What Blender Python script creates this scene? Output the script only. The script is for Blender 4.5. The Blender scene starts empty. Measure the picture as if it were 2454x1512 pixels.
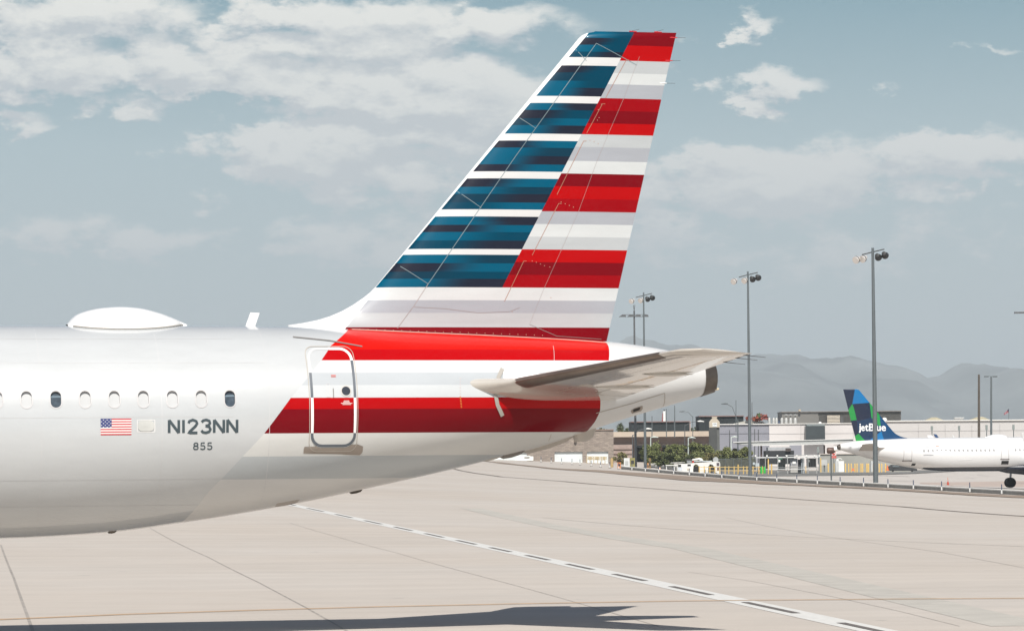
import bpy, bmesh, math, random
from mathutils import Vector, Matrix
random.seed(7)
S = bpy.context.scene
COL = S.collection
PI = math.pi

# ------------------------------------------------------------------ camera, world, sun, exposure
CAM_H = 3.3          # eye height above the apron
FOC = 8694.0         # focal length in units of a 2454 wide frame
CX, CY, HZ = 1227.0, 756.0, 1112.0
PITCH = math.atan((HZ - CY) / FOC)
ROLL = math.radians(0.5)
_f = Vector((0, math.cos(PITCH), math.sin(PITCH)))
_r0 = Vector((1, 0, 0)); _u0 = Vector((0, -math.sin(PITCH), math.cos(PITCH)))
_r = math.cos(ROLL) * _r0 - math.sin(ROLL) * _u0
_u = math.sin(ROLL) * _r0 + math.cos(ROLL) * _u0
cd = bpy.data.cameras.new('camera'); cam = bpy.data.objects.new('camera', cd); COL.objects.link(cam)
cam.matrix_world = Matrix(((_r.x, _u.x, -_f.x, 0), (_r.y, _u.y, -_f.y, 0), (_r.z, _u.z, -_f.z, CAM_H), (0, 0, 0, 1)))
cd.sensor_width = 36; cd.lens = 36 * FOC / 2454.0
cd.clip_start = 0.5; cd.clip_end = 60000
S.camera = cam

FAR_DZ = 0.0; HAZE_D = 1.0e-4; NEAR_Z = .13
SUN_C = 0.88         # horizontal run of a shadow per metre of height
SUN_EL = math.atan(1 / SUN_C)
sl = bpy.data.lights.new('sun', 'SUN'); sl.energy = 4.7; sl.angle = math.radians(0.53); sl.color = (1.0, 0.955, 0.89)
sun = bpy.data.objects.new('sun', sl); COL.objects.link(sun)
sun.rotation_euler = Vector((-0.045, SUN_C, -1)).to_track_quat('-Z', 'Y').to_euler()
sun.location = (0, -50, 90)

S.view_settings.view_transform = 'Standard'; S.view_settings.look = 'None'
S.view_settings.exposure = 0.24; S.view_settings.gamma = 1.0; S.view_settings.use_curve_mapping = False
S.render.engine = 'CYCLES'
S.cycles.use_denoising = True
S.cycles.max_bounces = 6; S.cycles.volume_bounces = 0

W = bpy.data.worlds.new('World'); S.world = W; W.use_nodes = True
nt = W.node_tree; nt.nodes.clear()


class G:
    """tiny helper to write node maths"""
    def __init__(s, tree): s.t = tree; s.n = tree.nodes; s.l = tree.links
    def put(s, sock, v):
        if v is None: return
        if hasattr(v, 'is_output') or isinstance(v, bpy.types.NodeSocket): s.l.new(v, sock)
        else:
            if hasattr(sock.default_value, '__len__') and not hasattr(v, '__len__'): v = (v,) * len(sock.default_value)
            if hasattr(sock.default_value, '__len__') and len(sock.default_value) == 4 and len(v) == 3: v = (*v, 1)
            sock.default_value = v
    def m(s, op, a, b=None, c=None, clamp=False):
        n = s.n.new('ShaderNodeMath'); n.operation = op; n.use_clamp = clamp
        s.put(n.inputs[0], a); s.put(n.inputs[1], b); s.put(n.inputs[2], c)
        return n.outputs[0]
    def vm(s, op, a, b=None):
        n = s.n.new('ShaderNodeVectorMath'); n.operation = op
        s.put(n.inputs[0], a); s.put(n.inputs[1], b)
        return n.outputs['Value'] if op in ('LENGTH', 'DOT_PRODUCT') else n.outputs[0]
    def mix(s, f, a, b, mode='MIX'):
        n = s.n.new('ShaderNodeMix'); n.data_type = 'RGBA'; n.blend_type = mode
        s.put(n.inputs[0], f); s.put(n.inputs[6], a); s.put(n.inputs[7], b)
        return n.outputs[2]
    def ramp(s, f, stops, interp='LINEAR'):
        n = s.n.new('ShaderNodeValToRGB'); n.color_ramp.interpolation = interp
        e = n.color_ramp.elements
        while len(e) > 1: e.remove(e[0])
        e[0].position = stops[0][0]; c = stops[0][1]; e[0].color = (*c, 1) if hasattr(c, '__len__') else (c, c, c, 1)
        for p, c in stops[1:]:
            x = e.new(p); x.color = (*c, 1) if hasattr(c, '__len__') else (c, c, c, 1)
        s.put(n.inputs[0], f); return n.outputs[0]
    def noise(s, vec, scale, detail=2, rough=.5, dist=0):
        n = s.n.new('ShaderNodeTexNoise'); s.put(n.inputs['Vector'], vec)
        n.inputs['Scale'].default_value = scale; n.inputs['Detail'].default_value = detail
        n.inputs['Roughness'].default_value = rough; n.inputs['Distortion'].default_value = dist
        return n
    def sep(s, v):
        n = s.n.new('ShaderNodeSeparateXYZ'); s.put(n.inputs[0], v); return n.outputs
    def comb(s, x, y, z):
        n = s.n.new('ShaderNodeCombineXYZ'); s.put(n.inputs[0], x); s.put(n.inputs[1], y); s.put(n.inputs[2], z); return n.outputs[0]
    def obj(s):
        return s.n.new('ShaderNodeTexCoord').outputs['Object']
    def mapr(s, v, a, b, c=0., d=1., smooth=False):
        n = s.n.new('ShaderNodeMapRange'); n.clamp = True
        if smooth: n.interpolation_type = 'SMOOTHSTEP'
        s.put(n.inputs[0], v); s.put(n.inputs[1], a); s.put(n.inputs[2], b); s.put(n.inputs[3], c); s.put(n.inputs[4], d)
        return n.outputs[0]


def lin(r, g=None, b=None):
    if g is None: g = b = r
    f = lambda c: (c / 255 / 12.92) if c / 255 <= .04045 else ((c / 255 + .055) / 1.055) ** 2.4
    return (f(r), f(g), f(b))


# --- sky: Nishita above, with a hazy summer horizon layer and broken cumulus given by direction
g = G(nt)
sky = g.n.new('ShaderNodeTexSky'); sky.sky_type = 'NISHITA'; sky.sun_disc = False
sky.sun_elevation = SUN_EL; sky.sun_rotation = math.radians(177); sky.altitude = 600
sky.dust_density = 2.0; sky.air_density = 1.0; sky.ozone_density = 1.2
dirn = g.n.new('ShaderNodeTexCoord').outputs['Generated']
dx, dy, dz = g.sep(dirn)
az = g.m('ARCTAN2', dx, dy)
el = g.m('ARCSINE', g.m('MINIMUM', g.m('MAXIMUM', dz, -1), 1))
azs = g.m('MULTIPLY', az, 10.); els = g.m('MULTIPLY', el, 10.)     # tenths of a radian
SKYD = {}


def cloud_density(off):
    """cloud thickness at (azimuth, elevation); the noise bends the edges of the big masses"""
    e = g.m('ADD', els, off)
    p = g.comb(azs, g.m('MULTIPLY', e, 2.0), 0.3)
    big = g.noise(p, 3.3, 8, .6)
    fine = g.noise(p, 11.0, 8, .62)
    bx = g.m('ADD', azs, g.m('MULTIPLY', g.m('SUBTRACT', fine.outputs[0], .5), .26))
    by = g.m('ADD', e, g.m('MULTIPLY', g.m('SUBTRACT', big.outputs[0], .5), .30))
    tot = None
    # masses: azimuth, elevation (tenths of a radian), half width, half height, weight
    for (cx, cy, wx, wy, k) in MASSES:
        a = g.m('DIVIDE', g.m('SUBTRACT', bx, cx), wx)
        b = g.m('DIVIDE', g.m('SUBTRACT', by, cy), wy)
        r2 = g.m('ADD', g.m('MULTIPLY', a, a), g.m('MULTIPLY', b, b))
        w = g.m('MULTIPLY', g.m('SUBTRACT', 1.0, r2, clamp=True), k)
        tot = w if tot is None else g.m('ADD', tot, w)
    n = g.m('ADD', g.m('MULTIPLY', g.m('SUBTRACT', big.outputs[0], .5), 2.1), g.m('MULTIPLY', g.m('SUBTRACT', fine.outputs[0], .5), 1.5))
    # elsewhere in the sky the noise alone makes scattered cumulus
    away = g.mapr(g.m('ABSOLUTE', azs), 1.7, 2.6, 0, 1)
    up = g.mapr(els, 1.35, 2.0, 0, 1)
    free = g.m('MULTIPLY', g.m('MAXIMUM', away, up), .42)
    return g.m('ADD', g.m('ADD', g.m('MULTIPLY', tot, 1.0), free), g.m('SUBTRACT', n, .33))


def mz(px, py, wx, wy, k): return ((px - CX) / FOC * 10, (HZ - py) / FOC * 10, wx / FOC * 10, wy / FOC * 10, k)


MASSES = [mz(*q) for q in [
    (90, 40, 420, 120, .9), (330, 150, 420, 105, .8), (60, 190, 300, 70, .75), (880, 60, 420, 110, 1.0), (760, 170, 520, 90, .9),
    (1270, 80, 240, 90, .9), (1000, 230, 560, 70, .7), (560, 225, 300, 36, .5), (310, 262, 130, 34, .8), (60, 285, 110, 34, .8),
    (560, 375, 260, 62, .8), (760, 320, 330, 70, .85), (1010, 360, 460, 110, .9), (1160, 250, 320, 140, .6), (820, 430, 420, 70, .6),
    (180, 555, 380, 62, .75), (620, 590, 520, 80, .6), (1100, 560, 520, 140, .65),
    (1820, 95, 80, 50, 1.05), (1840, 212, 195, 50, 1.1), (2125, 232, 62, 26, .7), (2370, 145, 160, 15, .6),
    (1700, 450, 420, 95, .95), (2050, 400, 460, 90, .95), (2400, 385, 330, 75, .95), (2000, 560, 800, 150, .6), (480, 30, 420, 60, .5)]]
d0 = cloud_density(0.0)
d1 = cloud_density(0.05)
cover = g.mapr(d0, -0.02, .60, 0, 1, smooth=True)
lit = g.mapr(g.m('SUBTRACT', d0, d1), -.28, .40, 0, 1)
skyk = .1
clear = g.ramp(g.mapr(els, 0, 1.6), [(0, (.51, .555, .585)), (.3, (.43, .505, .53)), (.55, (.37, .475, .515)), (.78, (.20, .335, .40)), (1, (.06, .20, .30))])
shade = g.ramp(g.mapr(els, 0, 1.4), [(0, (.51, .55, .575)), (.5, (.50, .535, .56)), (1, (.49, .525, .55))])
bright = g.ramp(g.mapr(els, 0, 1.3), [(0, (.51, .55, .57)), (.45, (.57, .595, .605)), (.8, (.70, .71, .69)), (1, (.78, .775, .735))])
cl = g.mix(lit, shade, bright)
low = g.mix(g.m('MULTIPLY', cover, g.mapr(els, .2, .75, .45, .97)), clear, cl)
nis = g.vm('SCALE', sky.outputs[0]); nis.node.inputs['Scale'].default_value = .06
highcl = g.mix(g.m('MULTIPLY', cover, .30), nis, (.27, .285, .30))
fin = g.mix(g.mapr(els, 1.3, 4.0, 0, 1, smooth=True), low, highcl)
bg = g.n.new('ShaderNodeBackground'); g.put(bg.inputs[0], fin); bg.inputs[1].default_value = 1.0
# the colours above are already in scene units, the Nishita sky enters at a strength of 0.1
wo = g.n.new('ShaderNodeOutputWorld'); g.l.new(bg.outputs[0], wo.inputs[0])
W.cycles.sampling_method = 'MANUAL'; W.cycles.sample_map_resolution = 512

# ------------------------------------------------------------------ helpers


def ray(px, py):
    return _f * FOC + _r * (px - CX) + _u * (CY - py)


def at(px, py, y):
    """world point seen at (px,py) of the 2454 wide frame, at distance y"""
    d = ray(px, py); t = y / d.y
    return Vector((d.x * t, y, CAM_H + d.z * t))


K2 = 2454.0 / 3840.0


def sat(sx, sy, y): return at(sx * K2, sy * K2, y)      # the same from 3840 wide coordinates


def zg(x, y):
    """height of the airfield: flat at the aircraft, a very gentle fall across the far field"""
    s = min(1, max(0, (y - 90) / 170.)); s = s * s * (3 - 2 * s)
    yy = min(y, 720); xx = min(75, max(-75, x))
    z = .00758 * (yy - 350) - .0402 * (xx - 47.7)
    if z < 0: z = z / (1 + abs(z) / 1.2)
    c = ((340, 0), (380, .15), (420, .36), (460, .5), (500, .45), (540, .3), (640, .15), (760, .1))
    if y > 340:
        for (a, p), (b, q) in zip(c, c[1:]):
            if y <= b: z -= p + (q - p) * (y - a) / (b - a); break
    if y > 900:
        z *= max(0, 1 - (y - 900) / 900.)
    return s * min(z, 7.5) + NEAR_Z * (1 - s)


def gpt(px, py, up=0.0):
    """point of the ground seen at (px,py)"""
    d = ray(px, py).normalized(); t = 30.0; prev = t
    while t < 1500:
        p = Vector((0, 0, CAM_H)) + d * t
        if p.z < zg(p.x, p.y): break
        prev = t; t *= 1.01
    lo, hi = prev, t
    for _ in range(30):
        m = (lo + hi) / 2; p = Vector((0, 0, CAM_H)) + d * m
        if p.z < zg(p.x, p.y): hi = m
        else: lo = m
    p = Vector((0, 0, CAM_H)) + d * lo
    return Vector((p.x, p.y, zg(p.x, p.y) + up))


MATS = {}


def M(name, col, rough=.6, metal=0., var=.12, scale=1.5, bump=0., bscale=20, coat=0., spec=.5, alpha=None, trans=0):
    if name in MATS: return MATS[name]
    m = bpy.data.materials.new(name); m.use_nodes = True
    t = m.node_tree; b = t.nodes['Principled BSDF']; q = G(t)
    c = col
    if var > 0:
        n = q.noise(q.obj(), scale, 5, .6)
        f = q.mapr(n.outputs[0], .3, .7, 1 - var, 1 + var)
        mx = q.mix(1.0, (*col, 1), q.comb(f, f, f), 'MULTIPLY')
        q.put(b.inputs['Base Color'], mx)
    else: b.inputs['Base Color'].default_value = (*col, 1)
    b.inputs['Roughness'].default_value = rough; b.inputs['Metallic'].default_value = metal
    b.inputs['Coat Weight'].default_value = coat; b.inputs['Coat Roughness'].default_value = .06
    b.inputs['Specular IOR Level'].default_value = spec
    if trans: b.inputs['Transmission Weight'].default_value = trans
    if bump:
        bn = q.noise(q.obj(), bscale, 4, .6); bb = q.n.new('ShaderNodeBump'); bb.inputs['Strength'].default_value = bump
        bb.inputs['Distance'].default_value = .02
        q.put(bb.inputs['Height'], bn.outputs[0]); q.put(b.inputs['Normal'], bb.outputs[0])
    MATS[name] = m; return m


class MB:
    """mesh builder"""
    def __init__(s): s.v = []; s.f = []; s.mi = []; s.cur = 0
    def add(s, vs, fs):
        o = len(s.v); s.v += [tuple(p) for p in vs]; s.f += [tuple(i + o for i in f) for f in fs]; s.mi += [s.cur] * len(fs); return s
    def box(s, c, d, rz=0., M4=None):
        hx, hy, hz = d[0] / 2, d[1] / 2, d[2] / 2
        vs = [Vector((x, y, z)) for x in (-hx, hx) for y in (-hy, hy) for z in (-hz, hz)]
        R = M4 if M4 is not None else Matrix.Rotation(rz, 4, 'Z')
        vs = [(R @ p) + Vector(c) for p in vs]
        return s.add(vs, [(0, 1, 3, 2), (4, 6, 7, 5), (0, 4, 5, 1), (2, 3, 7, 6), (0, 2, 6, 4), (1, 5, 7, 3)])
    def tube(s, pts, r, n=8, cap=True):
        pts = [Vector(p) for p in pts]; rs = r if hasattr(r, '__len__') else [r] * len(pts)
        o = len(s.v); up = Vector((0, 0, 1)); prev = None; vs = []
        for i, p in enumerate(pts):
            d = (pts[min(i + 1, len(pts) - 1)] - pts[max(i - 1, 0)]).normalized()
            a = d.cross(up if abs(d.z) < .95 else Vector((1, 0, 0))).normalized() if prev is None else (prev - d * prev.dot(d)).normalized()
            prev = a; b = d.cross(a)
            for k in range(n):
                t = 2 * PI * k / n; vs.append(p + (a * math.cos(t) + b * math.sin(t)) * rs[i])
        fs = []
        for i in range(len(pts) - 1):
            for k in range(n): fs.append((i * n + k, i * n + (k + 1) % n, (i + 1) * n + (k + 1) % n, (i + 1) * n + k))
        if cap: fs.append(tuple(range(n))[::-1]); fs.append(tuple(range((len(pts) - 1) * n, len(pts) * n)))
        return s.add(vs, fs)
    def prism(s, poly, h, axis='z', base=0.):
        n = len(poly); vs = []
        for k in (0, 1):
            for (a, b) in poly:
                t = base + k * h
                vs.append({'z': (a, b, t), 'y': (a, t, b), 'x': (t, a, b)}[axis])
        fs = [tuple(range(n))[::-1], tuple(range(n, 2 * n))] + [(i, (i + 1) % n, n + (i + 1) % n, n + i) for i in range(n)]
        return s.add(vs, fs)
    def lathe(s, prof, n=24, axis='z', c=(0, 0, 0)):
        vs = []
        for (r, h) in prof:
            for k in range(n):
                t = 2 * PI * k / n; x, y = r * math.cos(t), r * math.sin(t)
                p = {'z': (x, y, h), 'x': (h, x, y), 'y': (x, h, y)}[axis]
                vs.append((p[0] + c[0], p[1] + c[1], p[2] + c[2]))
        fs = []
        for i in range(len(prof) - 1):
            for k in range(n): fs.append((i * n + k, i * n + (k + 1) % n, (i + 1) * n + (k + 1) % n, (i + 1) * n + k))
        fs.append(tuple(range(n))[::-1]); fs.append(tuple(range((len(prof) - 1) * n, len(prof) * n)))
        return s.add(vs, fs)
    def mesh(s, name, mats, smooth=None):
        me = bpy.data.meshes.new(name); me.from_pydata(s.v, [], s.f)
        mats = mats if isinstance(mats, (list, tuple)) else [mats]
        for m in mats: me.materials.append(m)
        if len(mats) > 1: me.polygons.foreach_set('material_index', s.mi)
        bm = bmesh.new(); bm.from_mesh(me); bmesh.ops.recalc_face_normals(bm, faces=bm.faces); bm.to_mesh(me); bm.free()
        if smooth: soften(me, smooth)
        me.update(); return me
    def build(s, name, mats, parent=None, smooth=None):
        return link(name, s.mesh(name, mats, smooth), parent)


def soften(me, deg):
    me.polygons.foreach_set('use_smooth', [True] * len(me.polygons))
    me.set_sharp_from_angle(angle=math.radians(deg))


def link(name, me, parent=None):
    o = bpy.data.objects.new(name, me); COL.objects.link(o)
    if parent is not None: o.parent = parent
    return o


def tag(o, label, cat, group=None, kind=None):
    o['label'] = label; o['category'] = cat
    if group: o['group'] = group
    if kind: o['kind'] = kind
    return o


def empty(name, loc=(0, 0, 0), rz=0.):
    o = bpy.data.objects.new(name, None); COL.objects.link(o); o.location = loc; o.rotation_euler = (0, 0, rz); o.empty_display_size = .5
    return o


def structure(o): o['kind'] = 'structure'; return o


def kids(o): return KIDS.get(o.name, [])


def copy_tree(o, parent=None):
    c = o.copy(); COL.objects.link(c)
    if parent is not None: c.parent = parent
    for ch in [x for x in ALLC() if x.parent == o]: copy_tree(ch, c)
    return c


def ALLC(): return list(COL.objects)


def pchip(xs, ys):
    n = len(xs); h = [xs[i + 1] - xs[i] for i in range(n - 1)]; dl = [(ys[i + 1] - ys[i]) / h[i] for i in range(n - 1)]
    d = [0.] * n
    for i in range(1, n - 1):
        if dl[i - 1] * dl[i] > 0:
            w1 = 2 * h[i] + h[i - 1]; w2 = h[i] + 2 * h[i - 1]; d[i] = (w1 + w2) / (w1 / dl[i - 1] + w2 / dl[i])
    d[0] = dl[0]; d[-1] = dl[-1]
    def f(x):
        if x <= xs[0]: return ys[0]
        if x >= xs[-1]: return ys[-1]
        i = 0
        while xs[i + 1] < x: i += 1
        t = (x - xs[i]) / h[i]; t2 = t * t; t3 = t2 * t
        return (2 * t3 - 3 * t2 + 1) * ys[i] + (t3 - 2 * t2 + t) * h[i] * d[i] + (-2 * t3 + 3 * t2) * ys[i + 1] + (t3 - t2) * h[i] * d[i + 1]
    return f


def lerpf(pts):
    def f(x):
        if x <= pts[0][0]: return pts[0][1]
        for (a, b), (c, d) in zip(pts, pts[1:]):
            if x <= c: return b + (d - b) * (x - a) / (c - a)
        return pts[-1][1]
    return f


# ------------------------------------------------------------------ airfield ground
def ground_mesh():
    ys = [20, 30, 40, 50, 60, 65, 70, 75, 80, 85, 90, 95, 100, 106, 112, 118]
    y = 125.
    while y < 720: ys.append(y); y += 7 + (y - 120) * .012
    ys += [720, 780, 840, 900, 1000, 1200, 1500, 1800, 2500, 4000, 7000, 12000, 18100]
    xs = [-14500, -6000, -2000, -600, -300, -150, -100, -75]
    x = -70.
    while x < 76: xs.append(x); x += 5
    xs += [80, 90, 110, 150, 300, 600, 2000, 6000, 14500]
    ys = [-180, -60] + ys
    v = [(x, y, zg(x, y)) for y in ys for x in xs]; n = len(xs)
    f = [(j * n + i, j * n + i + 1, (j + 1) * n + i + 1, (j + 1) * n + i) for j in range(len(ys) - 1) for i in range(n - 1)]
    b = MB(); b.add(v, f); return b


def concrete():
    m = bpy.data.materials.new('apron_concrete'); m.use_nodes = True; t = m.node_tree; b = t.nodes['Principled BSDF']; q = G(t)
    p = q.obj(); x, y, z = q.sep(p)
    n1 = q.noise(p, .035, 6, .62).outputs[0]; n2 = q.noise(p, .6, 6, .65).outputs[0]
    st = q.noise(q.comb(q.m('MULTIPLY', x, .12), q.m('MULTIPLY', y, .9), 0), .5, 5, .6).outputs[0]
    n3 = q.noise(p, 18., 3, .6).outputs[0]
    # slab to slab tone
    vor = q.n.new('ShaderNodeTexWhiteNoise'); vor.noise_dimensions = '3D'
    rx = q.m('ADD', q.m('MULTIPLY', x, math.cos(.42)), q.m('MULTIPLY', y, math.sin(.42)))
    ry = q.m('SUBTRACT', q.m('MULTIPLY', y, math.cos(.42)), q.m('MULTIPLY', x, math.sin(.42)))
    q.put(vor.inputs[0], q.comb(q.m('FLOOR', q.m('DIVIDE', rx, 7.5)), q.m('FLOOR', q.m('DIVIDE', ry, 7.5)), 0))
    f = q.m('ADD', q.m('ADD', q.m('MULTIPLY', q.m('SUBTRACT', n1, .5), .36), q.m('MULTIPLY', q.m('SUBTRACT', n2, .5), .14)),
            q.m('ADD', q.m('MULTIPLY', q.m('SUBTRACT', st, .5), .26), q.m('MULTIPLY', q.m('SUBTRACT', n3, .5), .08)))
    f = q.m('ADD', f, q.m('MULTIPLY', q.m('SUBTRACT', vor.outputs[0], .5), .035))
    f = q.m('ADD', f, 1.0)
    warm = q.mix(q.mapr(n1, .35, .65), (.49, .438, .385, 1), (.465, .428, .388, 1))
    # rubber and oil spots
    sp = q.noise(p, .9, 3, .5).outputs[0]
    warm = q.mix(q.mapr(sp, .70, .78, 0, .35), warm, (.22, .21, .20, 1))
    q.put(b.inputs['Base Color'], q.mix(1.0, warm, q.comb(f, f, f), 'MULTIPLY'))
    b.inputs['Roughness'].default_value = .85; b.inputs['Specular IOR Level'].default_value = .25
    bb = q.n.new('ShaderNodeBump'); bb.inputs['Strength'].default_value = .25; bb.inputs['Distance'].default_value = .01
    q.put(bb.inputs['Height'], n3); q.put(b.inputs['Normal'], bb.outputs[0])
    return m


apron = structure(ground_mesh().build('apron', concrete()))
WHITEP = M('white_marking_paint', (.62, .61, .58), .7, var=.10, scale=6)
BLACKP = M('black_marking_paint', (.13, .115, .105), .8, var=.25, scale=4)
YELLP = M('faded_yellow_paint', (.50, .27, .085), .75, var=.25, scale=3)
JOINT = M('joint_sealant', (.14, .125, .11), .8, var=.3, scale=2)
JOINTF = M('faint_joint', (.315, .285, .255), .85, var=.3, scale=2)
GREYP = M('worn_grey_stripe', (.44, .415, .37), .8, var=.10, scale=.8)


def strip(name, pts, w, m, up=.006, parent=apron, label=None, sub=2.0):
    """a painted band of width w (metres) lying on the ground along world points"""
    b = MB(); P = []
    for a, c in zip(pts, pts[1:]):
        n = max(1, int((c - a).length / sub))
        for i in range(n): P.append(a.lerp(c, i / n))
    P.append(pts[-1]); vs = []
    for i, p in enumerate(P):
        d = P[min(i + 1, len(P) - 1)] - P[max(i - 1, 0)]; d.z = 0; d.normalize(); s = Vector((-d.y, d.x, 0)) * w / 2
        for q in (p - s, p + s): vs.append((q.x, q.y, zg(q.x, q.y) + up))
    b.add(vs, [(2 * i, 2 * i + 2, 2 * i + 3, 2 * i + 1) for i in range(len(P) - 1)])
    o = b.build(name, m, parent)
    if label: o['label'] = label
    return o


# the dashed white line from the belly to the lower right corner
LP = [gpt(600 + 20 * i, 1188 + 4.3 * i) for i in range(92)]
strip('painted_line', LP, .72, WHITEP, .006, label='white line with black dashes')
acc = [0.]
for p_, q_ in zip(LP, LP[1:]): acc.append(acc[-1] + (q_ - p_).length)


def along(s):
    i = 0
    while i < len(acc) - 2 and acc[i + 1] < s: i += 1
    return LP[i].lerp(LP[i + 1], (s - acc[i]) / (acc[i + 1] - acc[i]))


s = 2.0
while s < acc[-1] - 7:
    strip('painted_dash', [along(s), along(s + 2), along(s + 4), along(s + 6.3)], .19, BLACKP, .012); s += 11.0
# broad worn grey band beyond it
C0 = gpt(1130, 1218); C1 = gpt(1650, 1313); C2 = gpt(2454, 1499)
strip('worn_band', [C0, C1, C2], 1.3, GREYP, .005)
# double yellow lead-in line, curving slightly
ypts = [(-150, 1492.6), (0, 1484.5), (300, 1472), (600, 1462.5), (895, 1454.3), (1227, 1447), (1600, 1440.5), (1840, 1438), (2150, 1435.5), (2454, 1433.5), (2650, 1432)]
yl = [gpt(*q) for q in ypts]
strip('painted_line', [p + Vector((0, .13, 0)) for p in yl], .11, YELLP, .013)
strip('painted_line', [p - Vector((0, .13, 0)) for p in yl], .11, YELLP, .013)
# slab joints
for pts, w, m in [([(2, 1305), (33, 1384), (75, 1501), (84, 1525)], .07, JOINTF),
                  ([(360, 1265), (500, 1335), (620, 1395), (733, 1455), (800, 1493), (850, 1522)], .05, JOINTF),
                  ([(695, 1252.8), (805, 1285), (950, 1324), (1095, 1365), (1227, 1400), (1350, 1434), (1429, 1457), (1579, 1500)], .03, JOINTF),
                  ([(1740, 1240), (1950, 1280), (2250, 1322), (2454, 1360)], .035, JOINTF),
                  ([(1080, 1121), (1201, 1142.5), (1431.5, 1161), (1942.7, 1198.6), (2160, 1214), (2454, 1237), (2600, 1248)], .5, M('brown_joint', (.20, .165, .14), .85, var=.2)),
                  ([(1650, 1370), (1800, 1392), (2000, 1430), (2160, 1465), (2300, 1500)], .02, JOINTF)]:
    strip('joint', [gpt(*q) for q in pts], w, m, .004 if w < .1 else .03)

MARK = M('tyre_mark', (.36, .33, .295), .85, var=.2, scale=.6)
for pts_ in ([(1300, 1240), (1600, 1266), (2000, 1290), (2454, 1309)],):
    strip('tyre_mark', [gpt(*q) for q in pts_], .16, MARK, .004, sub=1.)
# ------------------------------------------------------------------ main airliner, frame: x aft, y to the far side, z up
PSI = math.radians(13); P0 = Vector((0, 70, 0))
uu = Vector((math.cos(PSI), math.sin(PSI), 0)); vv = Vector((-math.sin(PSI), math.cos(PSI), 0))


def ac(px, py, b=0.):
    r = ray(px, py); t = (b + P0.dot(vv)) / r.dot(vv); p = Vector((0, 0, CAM_H)) + r * t
    return ((p - P0).dot(uu), p.z)


NOSE = -40.2
TOP = pchip([NOSE, -39.6, -38.6, -37.2, -35.6, -33.6, -12, -6.3, -4.38, -3.33, -1.87, -.23, 1.88, 2.4, 3.19, 3.84, 4.02, 4.12],
            [3.55, 4.15, 4.6, 5.2, 5.75, 5.97, 5.97, 5.965, 5.95, 5.915, 5.85, 5.78, 5.66, 5.60, 5.47, 5.30, 5.235, 5.18])
BOT = pchip([NOSE, -39.6, -38.2, -36.0, -33.6, -12, -9.8, -9.06, -7.81, -6.39, -4.32, -2.7, -1.24, -.25, .42, 1.42, 2.25, 3.1, 3.86, 4.12],
            [3.45, 2.85, 2.45, 2.1, 1.98, 1.98, 2.0, 2.02, 2.09, 2.26, 2.58, 2.9, 3.21, 3.44, 3.60, 3.91, 4.17, 4.41, 4.62, 4.69])
WID = pchip([NOSE, -39.6, -38.2, -36.0, -33.6, -12, -8.5, -6.4, -4.3, -2.5, -1.0, .6, 2.0, 3.2, 4.12],
            [.08, .75, 1.35, 1.85, 1.975, 1.975, 1.975, 1.955, 1.88, 1.74, 1.56, 1.30, .98, .62, .24])


def sec(a): return (TOP(a) + BOT(a)) / 2, (TOP(a) - BOT(a)) / 2, WID(a)


def surf(a, z, off=0., side=-1):
    zc, h, w = sec(a); t = max(-.995, min(.995, (z - zc) / h)); b = w * math.sqrt(1 - t * t)
    n = Vector((0, b / (w * w), (z - zc) / (h * h))).normalized()
    return Vector((a, side * (b + off * n.y), z + off * n.z))


def onsurf(px, py):
    b = -1.9
    for _ in range(12):
        a, z = ac(px, py, b); b = .5 * b + .5 * surf(a, z).y
    return a, z


def frange(a, b, n): return [a + (b - a) * i / n for i in range(n + 1)]


def hull(a0, a1, step=.12, nseg=96, coarse_to=None, close=False):
    st = []
    a = a0
    while a < a1 - 1e-6:
        st.append(a); a += step if (coarse_to is None or a > coarse_to) else step * 4
    st.append(a1)
    b = MB(); vs = []
    for a in st:
        zc, h, w = sec(a)
        for k in range(nseg):
            t = 2 * PI * k / nseg; vs.append((a, w * math.sin(t), zc + h * math.cos(t)))
    n = nseg
    fs = [(i * n + k, i * n + (k + 1) % n, (i + 1) * n + (k + 1) % n, (i + 1) * n + k) for i in range(len(st) - 1) for k in range(n)]
    if close: fs += [tuple(range(n)), tuple(range((len(st) - 1) * n, len(st) * n))]
    b.add(vs, fs); return b


# ---- livery of the fuselage (paint as a function of height and length along the hull)
Zs = lambda px, py: onsurf(px, py)[1]
z_top = 6.2
zb = {}
for k, px, py in [('hl', 1100, 838), ('r1', 1100, 866), ('w1', 1050, 895), ('g1', 1050, 923), ('r2', 1000, 952.5), ('r3', 1000, 981), ('r4', 1000, 1009), ('w2', 1000, 1037), ('g2', 1000, 1092), ('g3', 800, 1149), ('g4', 560, 1212)]:
    zb[k] = Zs(px, py)
slant = [onsurf(*q) for q in [(835, 775 + 12), (793, 828), (768, 866), (697, 953), (632, 1040), (582, 1093), (500, 1178), (433, 1252)]]
slant = sorted([(z, a) for a, z in slant])
slant = [(0.5, slant[0][1] - 1.0)] + slant + [(6.6, slant[-1][1] + .3)]
redend = sorted([(z, a) for a, z in [onsurf(*q) for q in [(1452, 820), (1459, 832), (1459, 866), (1447, 925), (1439, 953), (1438, 985), (1426, 1010), (1413, 1026), (1402, 1037)]]])
redend = [(0.5, redend[0][1] - .4)] + redend + [(6.6, redend[-1][1] - .1)]
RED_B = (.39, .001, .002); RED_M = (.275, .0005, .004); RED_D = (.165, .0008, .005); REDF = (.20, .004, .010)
SILV = (.515, .53, .535); WHT = (.60, .60, .595); GRY = (.44, .465, .485); LGR = (.53, .55, .56)


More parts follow.
